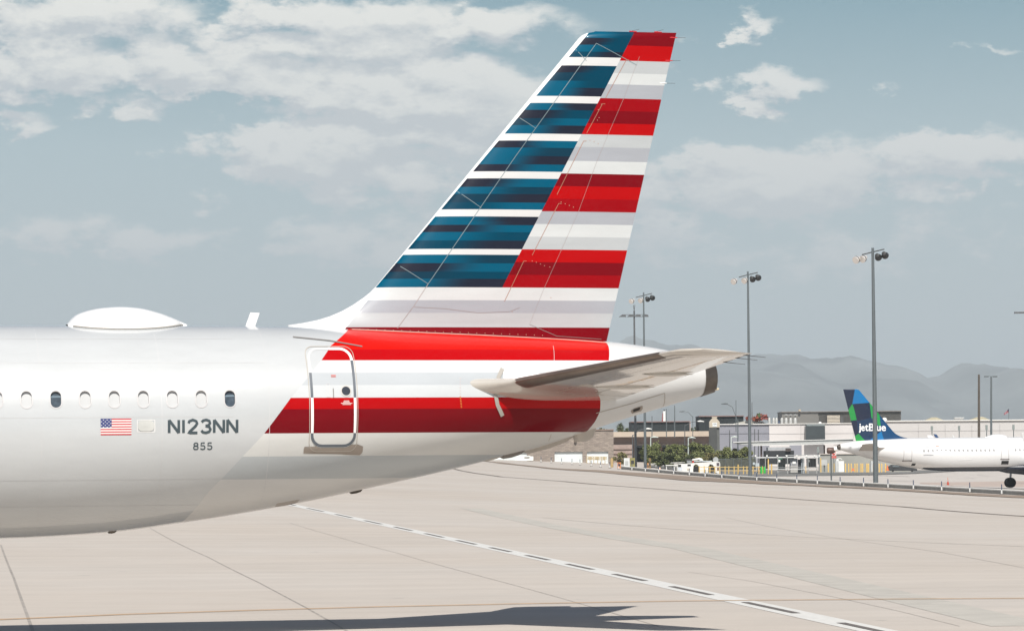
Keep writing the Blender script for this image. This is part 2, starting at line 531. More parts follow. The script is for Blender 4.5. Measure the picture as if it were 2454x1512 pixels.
def curve01(q, z, pts, z0, z1, a0, a1):
    n = q.n.new('ShaderNodeFloatCurve'); c = n.mapping.curves[0]
    P = [((zz - z0) / (z1 - z0), (aa - a0) / (a1 - a0)) for zz, aa in pts]
    P = [p for p in P if 0 <= p[0] <= 1]
    while len(c.points) < len(P): c.points.new(0, 0)
    for cp, p in zip(c.points, P): cp.location = p; cp.handle_type = 'VECTOR'
    n.mapping.update()
    q.put(n.inputs['Value'], q.mapr(z, z0, z1))
    return q.m('ADD', q.m('MULTIPLY', n.outputs[0], a1 - a0), a0)


def paint_finish(q, b, col, coat=.15, rough=.32, dirt=.06):
    p = q.obj(); n = q.noise(q.comb(*[q.m('MULTIPLY', c, k) for c, k in zip(q.sep(p), (.5, .5, 2.5))]), 1.4, 6, .6)
    n2 = q.noise(p, 9, 4, .6)
    f = q.m('ADD', q.mapr(n.outputs[0], .3, .7, 1 - dirt, 1 + dirt * .3), q.m('MULTIPLY', q.m('SUBTRACT', n2.outputs[0], .5), dirt * .5))
    q.put(b.inputs['Base Color'], q.mix(1.0, col, q.comb(f, f, f), 'MULTIPLY'))
    q.put(b.inputs['Roughness'], q.mapr(n2.outputs[0], .3, .7, rough - .015, rough + .02))
    b.inputs['Coat Weight'].default_value = coat; b.inputs['Coat Roughness'].default_value = .05; b.inputs['Specular IOR Level'].default_value = .1
    # slight oil-canning of the skin
    w = q.noise(p, .9, 2, .5); bb = q.n.new('ShaderNodeBump'); bb.inputs['Strength'].default_value = .25; bb.inputs['Distance'].default_value = .015
    q.put(bb.inputs['Height'], w.outputs[0]); q.put(b.inputs['Normal'], bb.outputs[0]); q.put(b.inputs['Coat Normal'], bb.outputs[0])


def fuselage_paint():
    m = bpy.data.materials.new('fuselage_livery'); m.use_nodes = True; t = m.node_tree; b = t.nodes['Principled BSDF']; q = G(t)
    x, y, z = q.sep(q.obj()); Z0, Z1 = 1.0, 7.0
    f = q.mapr(z, Z0, Z1); n = lambda k: (zb[k] - Z0) / (Z1 - Z0)
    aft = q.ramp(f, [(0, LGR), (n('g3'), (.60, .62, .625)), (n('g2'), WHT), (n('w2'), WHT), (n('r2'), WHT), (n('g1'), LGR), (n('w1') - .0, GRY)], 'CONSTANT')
    aft = q.ramp(f, [(0, (.58, .58, .57)), (n('g3'), (.44, .465, .475)), (n('g2'), (.60, .60, .58)), (n('w2'), (.152, .0008, .005)), (n('r4'), (.165, .0008, .005)), (n('r3'), RED_B), (n('r2'), LGR), (n('g1'), GRY), (n('w1'), WHT), (n('r1'), (.40, .0015, .003)), (n('hl'), (.60, .006, .0015))], 'CONSTANT')  # topmost red stripe: overexposed sunlight put into its brighter, more orange colour
    aft_nr = q.ramp(f, [(0, (.62, .62, .61)), (n('r1'), WHT)], 'CONSTANT')
    s_a = curve01(q, z, slant, Z0, Z1, -12, 2); r_a = curve01(q, z, redend, Z0, Z1, -4, 4)
    isaft = q.m('GREATER_THAN', x, s_a); behind = q.m('GREATER_THAN', x, r_a)
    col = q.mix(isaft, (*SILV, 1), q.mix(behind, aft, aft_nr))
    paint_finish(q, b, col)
    q.put(b.inputs['Metallic'], q.m('MULTIPLY', q.m('SUBTRACT', 1.0, isaft), .08)); q.put(b.inputs['Coat Weight'], q.m('ADD', q.m('MULTIPLY', q.m('SUBTRACT', 1.0, isaft), .65), .15))
    m.cycles.displacement_method = 'BUMP'
    return m


FUSM = fuselage_paint()
plane = empty('airliner', P0, PSI)
tag(plane, 'large white airliner tail with red and blue striped fin filling the left foreground', 'airplane')
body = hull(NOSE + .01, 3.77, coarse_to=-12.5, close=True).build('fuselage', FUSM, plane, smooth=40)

DARKM = M('dark_burnt_metal', (.10, .085, .072), .45, .6, var=.3, scale=3)
BAREM = M('bare_metal_edge', (.23, .185, .155), .30, .75, var=.18, scale=2)
SEAM = M('panel_seam', (.40, .36, .31), .7, var=.1)
SEAMD = M('dark_seam', (.20, .19, .18), .7, var=.1)
GREYL = M('dark_grey_lettering', (.045, .065, .075), .5, var=.05)
FRAMEM = M('window_frame_paint', (.50, .49, .49), .5, var=.05)
SHADEM = M('closed_window_shade', (.46, .47, .475), .6, var=.04)
SCUFF = M('scuff_plate', (.285, .245, .21), .5, .3, var=.12)
WHITEPL = M('white_paint_plain', (.78, .78, .77), .4, var=.05, coat=.4)
WHITEDEC = M('white_door_edge', (.80, .80, .79), .5, var=.03)
GREYDEC = M('grey_door_edge', (.13, .145, .165), .5, var=.05)


def pane_mat():
    m = M('dark_cabin_pane', (.05, .068, .085), .12, var=.5, scale=9, coat=.8); return m


PANE = pane_mat()
FUSE_Z = .0


def rrect(cx, cy, w, h, r, n=6):
    P = []
    for sx, sy, a0 in ((1, 1, 0), (-1, 1, 90), (-1, -1, 180), (1, -1, 270)):
        for i in range(n + 1):
            t = math.radians(a0 + 90 * i / n)
            P.append((cx + sx * (w / 2 - r) + r * math.cos(t), cy + sy * (h / 2 - r) + r * math.sin(t)))
    return P


# ---- cabin windows: real openings, each with frame, blind or dark pane set back in it
wins = [onsurf(px, 957 - .0027 * px) for px in (8, 74, 143, 211, 280, 348, 417, 484, 551)]
wa0 = wins[-1][0]; wz = sum(w[1] for w in wins) / 9
cut = MB()
WIN = []
for i in range(-4, 9):
    a = wa0 - (8 - i) * .533
    WIN.append((i, a))
    P = rrect(a, wz, .212, .322, .10)
    cut.prism(P, .30, 'y', surf(a, wz).y - .15)
    cut.v[-2 * len(P):-len(P)] = cut.v[-2 * len(P):-len(P)]
cutob = cut.build('cutter', FUSM, plane)


def window_parts(a, dark, parent):
    fr = MB(); inner = rrect(0, 0, .192, .302, .092); outer = rrect(0, 0, .232, .342, .112); n = len(inner)
    vs = []
    for P, off in ((outer, .002), (outer, .006), (inner, .006), (inner, -.055)):
        for (x, y) in P: vs.append(surf(a + x, wz + y, off))
    fr.add(vs, [(k * n + i, k * n + (i + 1) % n, (k + 1) * n + (i + 1) % n, (k + 1) * n + i) for k in range(3) for i in range(n)])
    f = fr.build('window', FRAMEM, parent, smooth=50)
    p = MB(); P = rrect(0, 0, .25, .35, .115)
    p.add([surf(a, wz, -.052)] + [surf(a + x, wz + y, -.052) for x, y in P], [(0, i + 1, (i + 1) % n + 1) for i in range(n)])
    if dark:
        p.build('pane', PANE, f, smooth=40); f['label'] = 'cabin window with its blind open, dark inside'
        if True:
            q = MB(); q.add([surf(a - .10, wz + .045, -.048), surf(a + .10, wz + .05, -.048), surf(a + .10, wz + .085, -.048), surf(a - .10, wz + .08, -.048)], [(0, 1, 2, 3)])
            q.build('seat_trim', M('blue_grey_seat', (.12, .17, .21), .7), f)
    else: p.build('window_shade', SHADEM, f, smooth=40)
    return f


mod = body.modifiers.new('cut', 'BOOLEAN'); mod.operation = 'DIFFERENCE'; mod.object = cutob; mod.solver = 'EXACT'
bpy.context.view_layer.update(); dg = bpy.context.evaluated_depsgraph_get()
nm = bpy.data.meshes.new_from_object(body.evaluated_get(dg)); body.modifiers.clear()
if len(nm.polygons) > 1000: body.data = nm; soften(nm, 40)
bpy.data.objects.remove(cutob)
for i, a in WIN: window_parts(a, i in (2, 8, -2), plane)


def ribbon(name, pts, w, m, parent, off=.004, side=-1, step=.04, closed=False, label=None):
    """a narrow band following the skin along (a,z) points"""
    P = []
    pts = list(pts) + ([pts[0]] if closed else [])
    for (a, z), (c, d) in zip(pts, pts[1:]):
        n = max(1, int(math.hypot(c - a, d - z) / step))
        for i in range(n): P.append((a + (c - a) * i / n, z + (d - z) * i / n))
    if not closed: P.append(pts[-1])
    N = len(P); vs = []
    for i in range(N):
        p0 = P[(i - 1) % N] if closed or i else P[i]; p1 = P[(i + 1) % N] if closed or i < N - 1 else P[i]
        dx, dz = p1[0] - p0[0], p1[1] - p0[1]; l = math.hypot(dx, dz) or 1; nx, nz = -dz / l * w / 2, dx / l * w / 2
        for s in (-1, 1): vs.append(surf(P[i][0] + s * nx, P[i][1] + s * nz, off, side))
    fs = [(2 * i, 2 * ((i + 1) % N), 2 * ((i + 1) % N) + 1, 2 * i + 1) for i in range(N if closed else N - 1)]
    b = MB(); b.add(vs, fs)
    if isinstance(parent, MB): parent.add(vs, fs); return None
    o = b.build(name, m, parent)
    if label: o['label'] = label
    return o


def door_edge_mat():
    m = bpy.data.materials.new('door_edge_paint'); m.use_nodes = True; t = m.node_tree; b = t.nodes['Principled BSDF']; q = G(t)
    x, y, z = q.sep(q.obj()); Z0, Z1 = 1.0, 7.0; n = lambda k: (zb[k] - Z0) / (Z1 - Z0)
    dk = (.10, .115, .135); wt = (.80, .80, .79)
    f = q.mapr(z, Z0, Z1)
    r = q.ramp(f, [(0, dk), (n('w2'), wt), (n('r2'), dk), (n('r1'), wt)], 'CONSTANT')
    r2 = q.ramp(f, [(0, dk), (n('w2'), wt), (n('r2'), dk), (n('w1'), (.53, .54, .54))], 'CONSTANT')
    q.put(b.inputs['Base Color'], q.mix(q.m('GREATER_THAN', x, doorc), r2, r)); b.inputs['Roughness'].default_value = .45
    return m


# ---- rear door
dl, _ = ac(744, 960, -1.88); dr, _ = ac(857, 960, -1.88)
dtop = onsurf(800, 832)[1]; dbot = onsurf(800, 1072)[1]
doorc = (dl + dr) / 2
DEDGE = door_edge_mat()
rear = MB(); P = rrect((dl + dr) / 2, (dtop + dbot) / 2, dr - dl - .07, dtop - dbot - .07, .2)
# the leaf itself: a patch of skin a few millimetres proud, with the livery running over it
na, nz = 10, 26; aa = frange(dl + .055, dr - .055, na); zz = frange(dbot - .0, dtop - .03, nz)
def inrr(a, z):
    r = .17; A0, A1, Z0, Z1 = dl + .05, dr - .05, dbot, dtop - .02
    cx = min(max(a, A0 + r), A1 - r); cz = min(max(z, Z0 + r), Z1 - r)
    d = math.hypot(a - cx, z - cz)
    if d > r: a = cx + (a - cx) * r / d; z = cz + (z - cz) * r / d
    return a, z
rear.add([surf(*inrr(a, z), .006) for z in zz for a in aa], [(j * (na + 1) + i, j * (na + 1) + i + 1, (j + 1) * (na + 1) + i + 1, (j + 1) * (na + 1) + i) for j in range(nz) for i in range(na)])
door = rear.build('door', FUSM, plane, smooth=60); door['label'] = 'rear passenger door outlined by a band that changes from white to grey'
ribbon('door_outline', P, .050, DEDGE, door, off=.010, closed=True)
ribbon('door_gap', rrect(doorc, (dtop + dbot) / 2 - .03, dr - dl + .03, dtop - dbot + .08, .16), .012, SEAM, door, off=.008, closed=True)
# round porthole in the door
pa, pz = onsurf(1100 * K2 + 678 / 3.437 * K2, (1280 + 640 / 3.437) * K2)
ph = MB(); ring = [surf(pa + .082 * math.cos(t), pz + .082 * math.sin(t), .012) for t in frange(0, 2 * PI, 24)[:-1]]
ph.add([surf(pa, pz, .012)] + ring, [(0, i + 1, (i + 1) % 24 + 1) for i in range(24)])
ph.build('porthole', M('porthole_glass', (.04, .045, .055), .1, coat=.8), door)
ribbon('porthole_rim', [(pa + .094 * math.cos(t), pz + .094 * math.sin(t)) for t in frange(0, 2 * PI, 28)[:-1]], .022, M('porthole_rim', (.52, .50, .47), .5), door, off=.015, closed=True)
ha, hz_ = onsurf(1249.5 * K2, 1458 * K2)
ribbon('handle', [onsurf(1249 * K2, 1457 * K2), onsurf(1250.5 * K2, 1491 * K2)], .018, SEAMD, door, off=.02)
ribbon('lever_recess', [onsurf(1224 * K2, 1440 * K2), onsurf(1235 * K2, 1440 * K2), onsurf(1237 * K2, 1489 * K2), onsurf(1226 * K2, 1489 * K2)], .007, M('pale_line', (.55, .53, .52), .6), door, off=.013, closed=True)
REDT = M('small_red_print', (.55, .10, .08), .6); WT = M('small_white_print', (.75, .55, .52), .6)
for k in range(2): ribbon('warning_text', [onsurf(1241 * K2, (1408 + k * 5) * K2), onsurf(1259 * K2, (1408 + k * 5) * K2)], .014, REDT, door, off=.012)
for k, (x0, x1) in enumerate([(1289, 1309), (1287, 1311), (1278, 1321), (1284, 1316)]):
    ribbon('warning_text', [onsurf(x0 * K2, (1503 + k * 4.4) * K2), onsurf(x1 * K2, (1503 + k * 4.4) * K2)], .012, WT, door, off=.012)
# scuff plate under the sill
def patch(name, outline, m, parent, off=.006, label=None):
    """filled polygon lying on the skin; outline as (a,z) points, split into a fan of thin strips by rows"""
    zs = [z for a, z in outline]; z0, z1 = min(zs), max(zs); n = max(2, int((z1 - z0) / .04)); b = MB(); rows = []
    for z in frange(z0 + 1e-4, z1 - 1e-4, n):
        xs = []
        for (a, c), (d, e) in zip(outline, outline[1:] + outline[:1]):
            if (c - z) * (e - z) < 0: xs.append(a + (d - a) * (z - c) / (e - c))
        rows.append((min(xs), max(xs), z) if len(xs) > 1 else (rows[-1][0], rows[-1][1], z))
    k = 6; vs = []
    for lo, hi, z in rows:
        for i in range(k + 1): vs.append(surf(lo + (hi - lo) * i / k, z, off))
    b.add(vs, [(j * (k + 1) + i, j * (k + 1) + i + 1, (j + 1) * (k + 1) + i + 1, (j + 1) * (k + 1) + i) for j in range(len(rows) - 1) for i in range(k)])
    o = b.build(name, m, parent, smooth=60)
    if label: o['label'] = label
    return o


patch('scuff_plate', [onsurf(*q) for q in [(727, 1088), (728, 1071), (740, 1065), (760, 1077), (840, 1077), (857, 1064), (870, 1068), (869, 1083), (862, 1090), (740, 1090)]], SCUFF, plane, off=.005)

# ---- registration, fleet number and flag
GL = {'N': [[(0, 0), (0, 1)], [(0, 1), (.62, 0)], [(.62, 0), (.62, 1)]],
      '1': [[(.06, .0), (.06, 1)]],
      '2': [[(.03, .74), (.08, .90), (.30, 1), (.52, .90), (.58, .72), (.46, .50), (.02, .0), (.60, .0)]],
      '3': [[(.03, .82), (.14, .95), (.32, 1), (.52, .92), (.57, .74), (.48, .58), (.28, .53)], [(.28, .53), (.52, .46), (.60, .27), (.52, .08), (.30, 0), (.12, .04), (.01, .18)]],
      '8': [[(.30, .53), (.09, .61), (.05, .78), (.14, .95), (.32, 1), (.48, .95), (.57, .78), (.52, .61), (.30, .53), (.07, .44), (.01, .24), (.10, .05), (.31, 0), (.52, .05), (.61, .24), (.55, .44), (.30, .53)]],
      '5': [[(.55, 1), (.10, 1), (.07, .52), (.30, .60), (.52, .52), (.60, .30), (.52, .08), (.30, 0), (.10, .05), (.02, .18)]]}
GW = {'N': .62, '1': .12, '2': .6, '3': .6, '8': .6, '5': .6}


def lettering(text, x0, x1, ybot, ytop, wpx):
    a0, zb_ = onsurf(x0, ybot); a1, _ = onsurf(x1, ybot); _, zt = onsurf(x0, ytop)
    h = zt - zb_; tot = sum(GW[c] for c in text); gap = ((a1 - a0) / h - tot - wpx * 1) / (len(text) - 1)
    cur = wpx / 2; h2 = h * (1 - wpx)
    for ch in text:
        b = MB()
        for k, st in enumerate(GL[ch]):
            ribbon('x', [(a0 + (cur + x) * h, zb_ + wpx * h / 2 + y * h2) for x, y in st], wpx * h, GREYL, b, off=.005 + .0006 * k, step=.03)
        b.build('letter' if ch == 'N' else 'digit', GREYL, plane)
        cur += GW[ch] + gap


lettering('N123NN', 402, 571, 1040.5, 1003, .175)
lettering('855', 462, 509, 1078, 1059.5, .16)


def flag_mat():
    m = bpy.data.materials.new('flag_print'); m.use_nodes = True; t = m.node_tree; b = t.nodes['Principled BSDF']; q = G(t)
    uv = q.n.new('ShaderNodeUVMap'); u, v, _ = q.sep(uv.outputs[0])
    st = q.m('MODULO', q.m('FLOOR', q.m('MULTIPLY', v, 13)), 2)
    base = q.mix(q.m('LESS_THAN', st, .5), (.72, .70, .68, 1), (.50, .035, .045, 1))
    can = q.m('MULTIPLY', q.m('LESS_THAN', u, .36), q.m('GREATER_THAN', v, .4615))
    cu = q.m('FRACT', q.m('MULTIPLY', u, 16.6)); cv = q.m('FRACT', q.m('MULTIPLY', v, 9.2))
    odd = q.m('MODULO', q.m('ADD', q.m('FLOOR', q.m('MULTIPLY', u, 16.6)), q.m('FLOOR', q.m('MULTIPLY', v, 9.2))), 2)
    r = q.m('ADD', q.m('POWER', q.m('SUBTRACT', cu, .5), 2), q.m('POWER', q.m('SUBTRACT', cv, .5), 2))
    star = q.m('MULTIPLY', q.m('LESS_THAN', r, .075), odd)
    blue = q.mix(star, (.045, .055, .17, 1), (.6, .6, .62, 1))
    q.put(b.inputs['Base Color'], q.mix(can, base, blue)); b.inputs['Roughness'].default_value = .45
    return m


FLAGM = flag_mat()


def flag_grid(pf, name, parent, nx=14, ny=10):
    b = MB(); b.add([pf(i / nx, j / ny) for j in range(ny + 1) for i in range(nx + 1)], [(j * (nx + 1) + i, j * (nx + 1) + i + 1, (j + 1) * (nx + 1) + i + 1, (j + 1) * (nx + 1) + i) for j in range(ny) for i in range(nx)])
    me = bpy.data.meshes.new(name); me.from_pydata(b.v, [], b.f); me.materials.append(FLAGM)
    uv = me.uv_layers.new(name='UVMap')
    for lp in me.loops: uv.data[lp.index].uv = ((lp.vertex_index % (nx + 1)) / nx, (lp.vertex_index // (nx + 1)) / ny)
    me.polygons.foreach_set('use_smooth', [True] * len(me.polygons))
    return link(name, me, parent)


fa0, fz1 = onsurf(241, 1003); fa1, fz0 = onsurf(315, 1042)
flag_grid(lambda u, v: surf(fa0 + (fa1 - fa0) * u, fz0 + (fz1 - fz0) * v, .005), 'flag_decal', plane)['label'] = 'red white and blue flag printed on the fuselage'
ribbon('hatch_outline', [onsurf(*q) for q in [(329, 1006), (371, 1006), (371, 1035), (329, 1035)]], .012, M('pale_seam', (.70, .69, .67), .6), plane, off=.004, closed=True)
ha0, hz0 = onsurf(350, 1020.5)
hh = MB(); P = rrect(ha0, hz0, .30, .19, .08); hh.add([surf(ha0, hz0, .012)] + [surf(a, z, .010) for a, z in P] + [surf(a, z, 0) for a, z in rrect(ha0, hz0, .31, .20, .085)],
       [(0, i + 1, (i + 1) % len(P) + 1) for i in range(len(P))] + [(i + 1, (i + 1) % len(P) + 1, (i + 1) % len(P) + 1 + len(P), i + 1 + len(P)) for i in range(len(P))])
hh.build('access_hatch', M('cream_cover', (.50, .505, .48), .5), plane)
# long skin lap joints
for (x0, y0, x1, y1, m, w) in [(0, 1001, 560, 1001, 'SEAM', .010), (0, 812, 560, 812, 'SEAM', .006)]:
    a0, z0 = onsurf(x0, y0); a1, z1 = onsurf(x1, y1)
    ribbon('skin_joint', [(a0 - 3, z0), (a1, z0)], w, M('soft_seam', (.50, .50, .50), .6), plane, off=.002, step=.3)
ribbon('antenna_wire', [onsurf(702, 808), onsurf(790, 817), onsurf(868, 831)], .022, SEAMD, plane, off=.012)['label'] = 'thin dark strake above the rear door'

for aj in (-11.9, -9.25, -7.05, -5.05):
    P_ = [(aj, z_) for z_ in frange(sec(aj)[0] - sec(aj)[1] * .97, sec(aj)[0] + sec(aj)[1] * .95, 40)]
    ribbon('skin_joint', P_, .008, M('soft_seam', (.5, .5, .5), .6), plane, off=.0015, step=.2)
for (x0, x1, y0) in ((0, 560, 1152), (0, 470, 1215), (130, 640, 870)):
    a0, z0 = onsurf(x0, y0); a1, z1 = onsurf(x1, y0); ribbon('skin_joint', [(a0 - 2, z0), (a1, z0)], .006, M('soft_seam', (.5, .5, .5), .6), plane, off=.0015, step=.3)
# ---- satellite radome and blade antennas
def radome(a0, a1, htop, hw, parent, mat, z0=5.9):
    L = a1 - a0; b = MB(); n = 20; st = 28; vs = []
    prof = pchip([0, .06, .16, .3, .45, .6, .75, .9, 1], [0.05, .48, .76, .94, 1.0, .93, .70, .34, .04])
    for i in range(st + 1):
        u = i / st; h = prof(u) * htop; w = hw * (1 - abs(2 * u - .9) ** 2.4) ** .5 if abs(2 * u - .9) < 1 else 0
        w = max(w, .02); a = a0 + L * u
        for k in range(n + 1):
            t = PI * k / n; y = -w * math.cos(t); s = math.sin(t) ** .8
            zz_ = surfz(a, y) - .03
            vs.append((a, y, zz_ + (h + .04) * s))
    b.add(vs, [(i * (n + 1) + k, i * (n + 1) + k + 1, (i + 1) * (n + 1) + k + 1, (i + 1) * (n + 1) + k) for i in range(st) for k in range(n)])
    return b.build('radome', mat, parent, smooth=50)


def surfz(a, y):
    zc, h, w = sec(a); return zc + h * math.sqrt(max(0, 1 - (y / w) ** 2))


ra0 = ac(160, 778)[0]; ra1 = ac(448, 778)[0]; rt = ac(290, 737)[1] - 5.965
rd = radome(ra0, ra1, rt, .62, plane, WHITEPL)
rb = MB()
for k in range(1):
    pts = []
    for i in range(1, 28):
        u = i / 28; a = ra0 + (ra1 - ra0) * u; w = .62 * (1 - abs(2 * u - .9) ** 2.4) ** .5 if abs(2 * u - .9) < 1 else .02
        pts.append(Vector((a, -w - .004, surfz(a, w) + .02)))
    rb.tube(pts, .009, 5)
rb.build('radome_seam', SEAM, rd)
bl = MB(); q = [ac(585, 783), ac(600, 749), ac(622, 750), ac(608, 784)]
bl.add([(a, s * (.028 if z < 6 else .012), z) for s in (-1, 1) for a, z in [(q[0][0], 5.90), (q[1][0], q[1][1]), (q[2][0], q[2][1]), (q[3][0], 5.90)]], [(0, 1, 2, 3), (7, 6, 5, 4), (0, 4, 5, 1), (1, 5, 6, 2), (2, 6, 7, 3), (3, 7, 4, 0)])
bl.build('blade_antenna', WHITEPL, plane)

# ---- vertical fin
LEp = [ac(*q) for q in [(690, 779), (725, 774), (760, 767), (790, 758), (820, 745), (845, 731), (870, 714), (885, 702), (900, 687.5), (1385, 95), (1394, 86), (1408, 80), (1425, 77)]]
LEz = sorted([(z, a) for a, z in LEp]); LEz = [(5.2, LEz[0][1] + .1)] + LEz
TEt = ac(1621, 79.5); TEb = ac(1455, 812)
LEf = lerpf(LEz); ztip = TEt[1]
TEf = lambda z: TEb[0] + (TEt[0] - TEb[0]) * (z - TEb[1]) / (TEt[1] - TEb[1])
ltip = LEz[-1]


def foil(t):   # NACA 4 digit half thickness, unit chord
    return 5 * (.2969 * math.sqrt(t) - .126 * t - .3516 * t * t + .2843 * t ** 3 - .1036 * t ** 4)


def fin_half(a, z):
    le, te = LEf(z), TEf(z); c = te - le; t = min(1, max(0, (a - le) / c)); main = LEmain(z)
    th = .105 * (te - main)
    u = t if le > main - .05 else t
    x = max(0, foil(u)) * th
    if z < 6.25: x += .10 * ((6.25 - z) / .6) ** 2 * math.sin(PI * min(1, t * 1.0)) ** .5
    return x


zA, zB = LEz[-6], LEz[-5]
pA = ac(900, 687.5); pB = ac(1385, 95)
LEmain = lambda z: pA[0] + (pB[0] - pA[0]) * (z - pA[1]) / (pB[1] - pA[1])


def fin_mesh(za=5.35, n_z=46, n_a=22):
    b = MB(); rows = []; zs = sorted(set([round(za + (ztip - za) * i / n_z, 4) for i in range(n_z + 1)] + [round(z, 4) for z, a in LEz if z > za] + [ztip - .002]))
    zs = [z for z in zs if z <= ztip]
    ts = [.5 - .5 * math.cos(PI * i / n_a) for i in range(n_a + 1)]
    m = 2 * n_a
    for z in zs:
        le, te = LEf(z), TEf(z)
        rim = 1 if z < ztip - .12 else math.sqrt(max(0.0, 1 - ((z - (ztip - .12)) / .12) ** 2))
        up = [(le + (te - le) * t, -fin_half(le + (te - le) * t, z) * rim, z) for t in ts]
        dn = [(le + (te - le) * t, fin_half(le + (te - le) * t, z) * rim, z) for t in ts[1:-1]][::-1]
        rows.append(up + dn)
    n = len(rows[0]); vs = [p for r in rows for p in r]
    b.add(vs, [(j * n + i, j * n + (i + 1) % n, (j + 1) * n + (i + 1) % n, (j + 1) * n + i) for j in range(len(rows) - 1) for i in range(n)])
    b.add(rows[-1], [tuple(range(n))]); b.add(rows[0], [tuple(range(n))])
    return b


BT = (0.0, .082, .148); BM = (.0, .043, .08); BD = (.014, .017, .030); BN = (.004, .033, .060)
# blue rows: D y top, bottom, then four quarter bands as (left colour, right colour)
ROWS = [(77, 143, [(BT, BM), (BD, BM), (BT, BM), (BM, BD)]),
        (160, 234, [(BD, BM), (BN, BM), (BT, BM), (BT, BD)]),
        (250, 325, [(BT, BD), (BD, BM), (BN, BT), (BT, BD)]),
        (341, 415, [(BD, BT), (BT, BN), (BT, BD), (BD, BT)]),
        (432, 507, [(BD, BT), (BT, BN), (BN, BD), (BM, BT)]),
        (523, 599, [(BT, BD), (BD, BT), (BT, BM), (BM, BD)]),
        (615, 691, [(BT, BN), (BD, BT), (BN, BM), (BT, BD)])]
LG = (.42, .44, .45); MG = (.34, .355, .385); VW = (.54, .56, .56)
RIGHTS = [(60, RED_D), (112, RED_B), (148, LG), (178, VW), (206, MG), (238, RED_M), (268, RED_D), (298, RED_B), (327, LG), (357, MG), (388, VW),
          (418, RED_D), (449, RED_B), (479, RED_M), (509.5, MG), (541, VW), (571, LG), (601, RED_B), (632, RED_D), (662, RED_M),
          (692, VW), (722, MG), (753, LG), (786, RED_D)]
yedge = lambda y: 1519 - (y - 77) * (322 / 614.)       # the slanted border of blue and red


def fin_paint():
    m = bpy.data.materials.new('fin_livery'); m.use_nodes = True; t = m.node_tree; b = t.nodes['Principled BSDF']; q = G(t)
    x, y, z = q.sep(q.obj()); Z0, Z1 = 5.0, 12.0; f = q.mapr(z, Z0, Z1); nz = lambda v: (v - Z0) / (Z1 - Z0)
    pts = sorted([(nz(ac(yedge(min(py, 700)) + 20, py)[1]), None, c, py) for py, c in RIGHTS])
    st = []
    # a stripe colour holds from its lower edge up, so each stop takes the colour of the band above it
    ys = [r[0] for r in RIGHTS]; cs = [r[1] for r in RIGHTS]
    rs = [(0.0, cs[-1])]
    for i in range(len(ys) - 1, 0, -1): rs.append((nz(ac(yedge(min(ys[i], 700)) + 20, ys[i])[1]), cs[i - 1]))
    right = q.ramp(f, rs, 'CONSTANT')
    Ls = [(0.0, WHT)]; Rs = [(0.0, WHT)]; iw = [(0.0, 0.0)]
    for (yt, yb, bands) in reversed(ROWS):
        for k in range(3, -1, -1):
            yy = yt + (yb - yt) * (k + 1) / 4; p = nz(ac(yedge(yy) - 60, yy)[1])
            Ls.append((p, bands[k][0])); Rs.append((p, bands[k][1]))
        if yt > 80:
            p = nz(ac(yedge(yt) - 60, yt)[1]); Ls.append((p, (0, 0, 0))); Rs.append((p, (0, 0, 0)))
    # ramps hold at most 32 stops: split them at half height
    def split(stops):
        if len(stops) <= 31: return q.ramp(f, stops, 'CONSTANT')
        h = len(stops) // 2; cut_ = stops[h][0]
        lo = q.ramp(f, stops[:h], 'CONSTANT'); hi = q.ramp(f, [(0.0, stops[h][1])] + stops[h + 1:], 'CONSTANT')
        return q.mix(q.m('GREATER_THAN', f, cut_), lo, hi)
    Lc = split(Ls); Rc = split(Rs)
    # width fraction between leading edge and border
    e0 = ac(yedge(77), 77); e1 = ac(yedge(691), 691)
    edge = q.m('ADD', q.m('MULTIPLY', z, (e0[0] - e1[0]) / (e0[1] - e1[1])), e1[0] - e1[1] * (e0[0] - e1[0]) / (e0[1] - e1[1]))
    l0 = ac(1357, 143); l1 = ac(898, 691)
    ledge = q.m('ADD', q.m('MULTIPLY', z, (l0[0] - l1[0]) / (l0[1] - l1[1])), l1[0] - l1[1] * (l0[0] - l1[0]) / (l0[1] - l1[1]))
    rel = q.m('DIVIDE', q.m('SUBTRACT', x, ledge), q.m('SUBTRACT', edge, ledge))
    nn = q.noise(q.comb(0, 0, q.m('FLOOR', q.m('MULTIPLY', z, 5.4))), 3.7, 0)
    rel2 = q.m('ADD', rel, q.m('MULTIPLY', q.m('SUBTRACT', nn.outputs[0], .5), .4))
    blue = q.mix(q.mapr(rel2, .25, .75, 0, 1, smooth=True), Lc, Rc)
    black = q.m('LESS_THAN', q.vm('LENGTH', blue), .001)
    blue = q.mix(black, blue, (*WHT, 1))
    white_le = q.m('LESS_THAN', x, ledge)
    leftside = q.mix(white_le, blue, (.77, .775, .76, 1))
    onright = q.m('GREATER_THAN', x, edge)
    below = q.m('LESS_THAN', z, ac(1100, 691.5)[1])
    col = q.mix(q.m('MAXIMUM', onright, below), leftside, right)
    # the dorsal fairing in front of the stripes stays white
    fr = q.m('MULTIPLY', below, q.m('LESS_THAN', x, q.m('ADD', ledge, .04)))
    col = q.mix(fr, col, (.78, .785, .78, 1))
    paint_finish(q, b, col, coat=.08, rough=.35, dirt=.07)
    return m


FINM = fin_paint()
fin_o = fin_mesh().build('fin', FINM, plane, smooth=35)


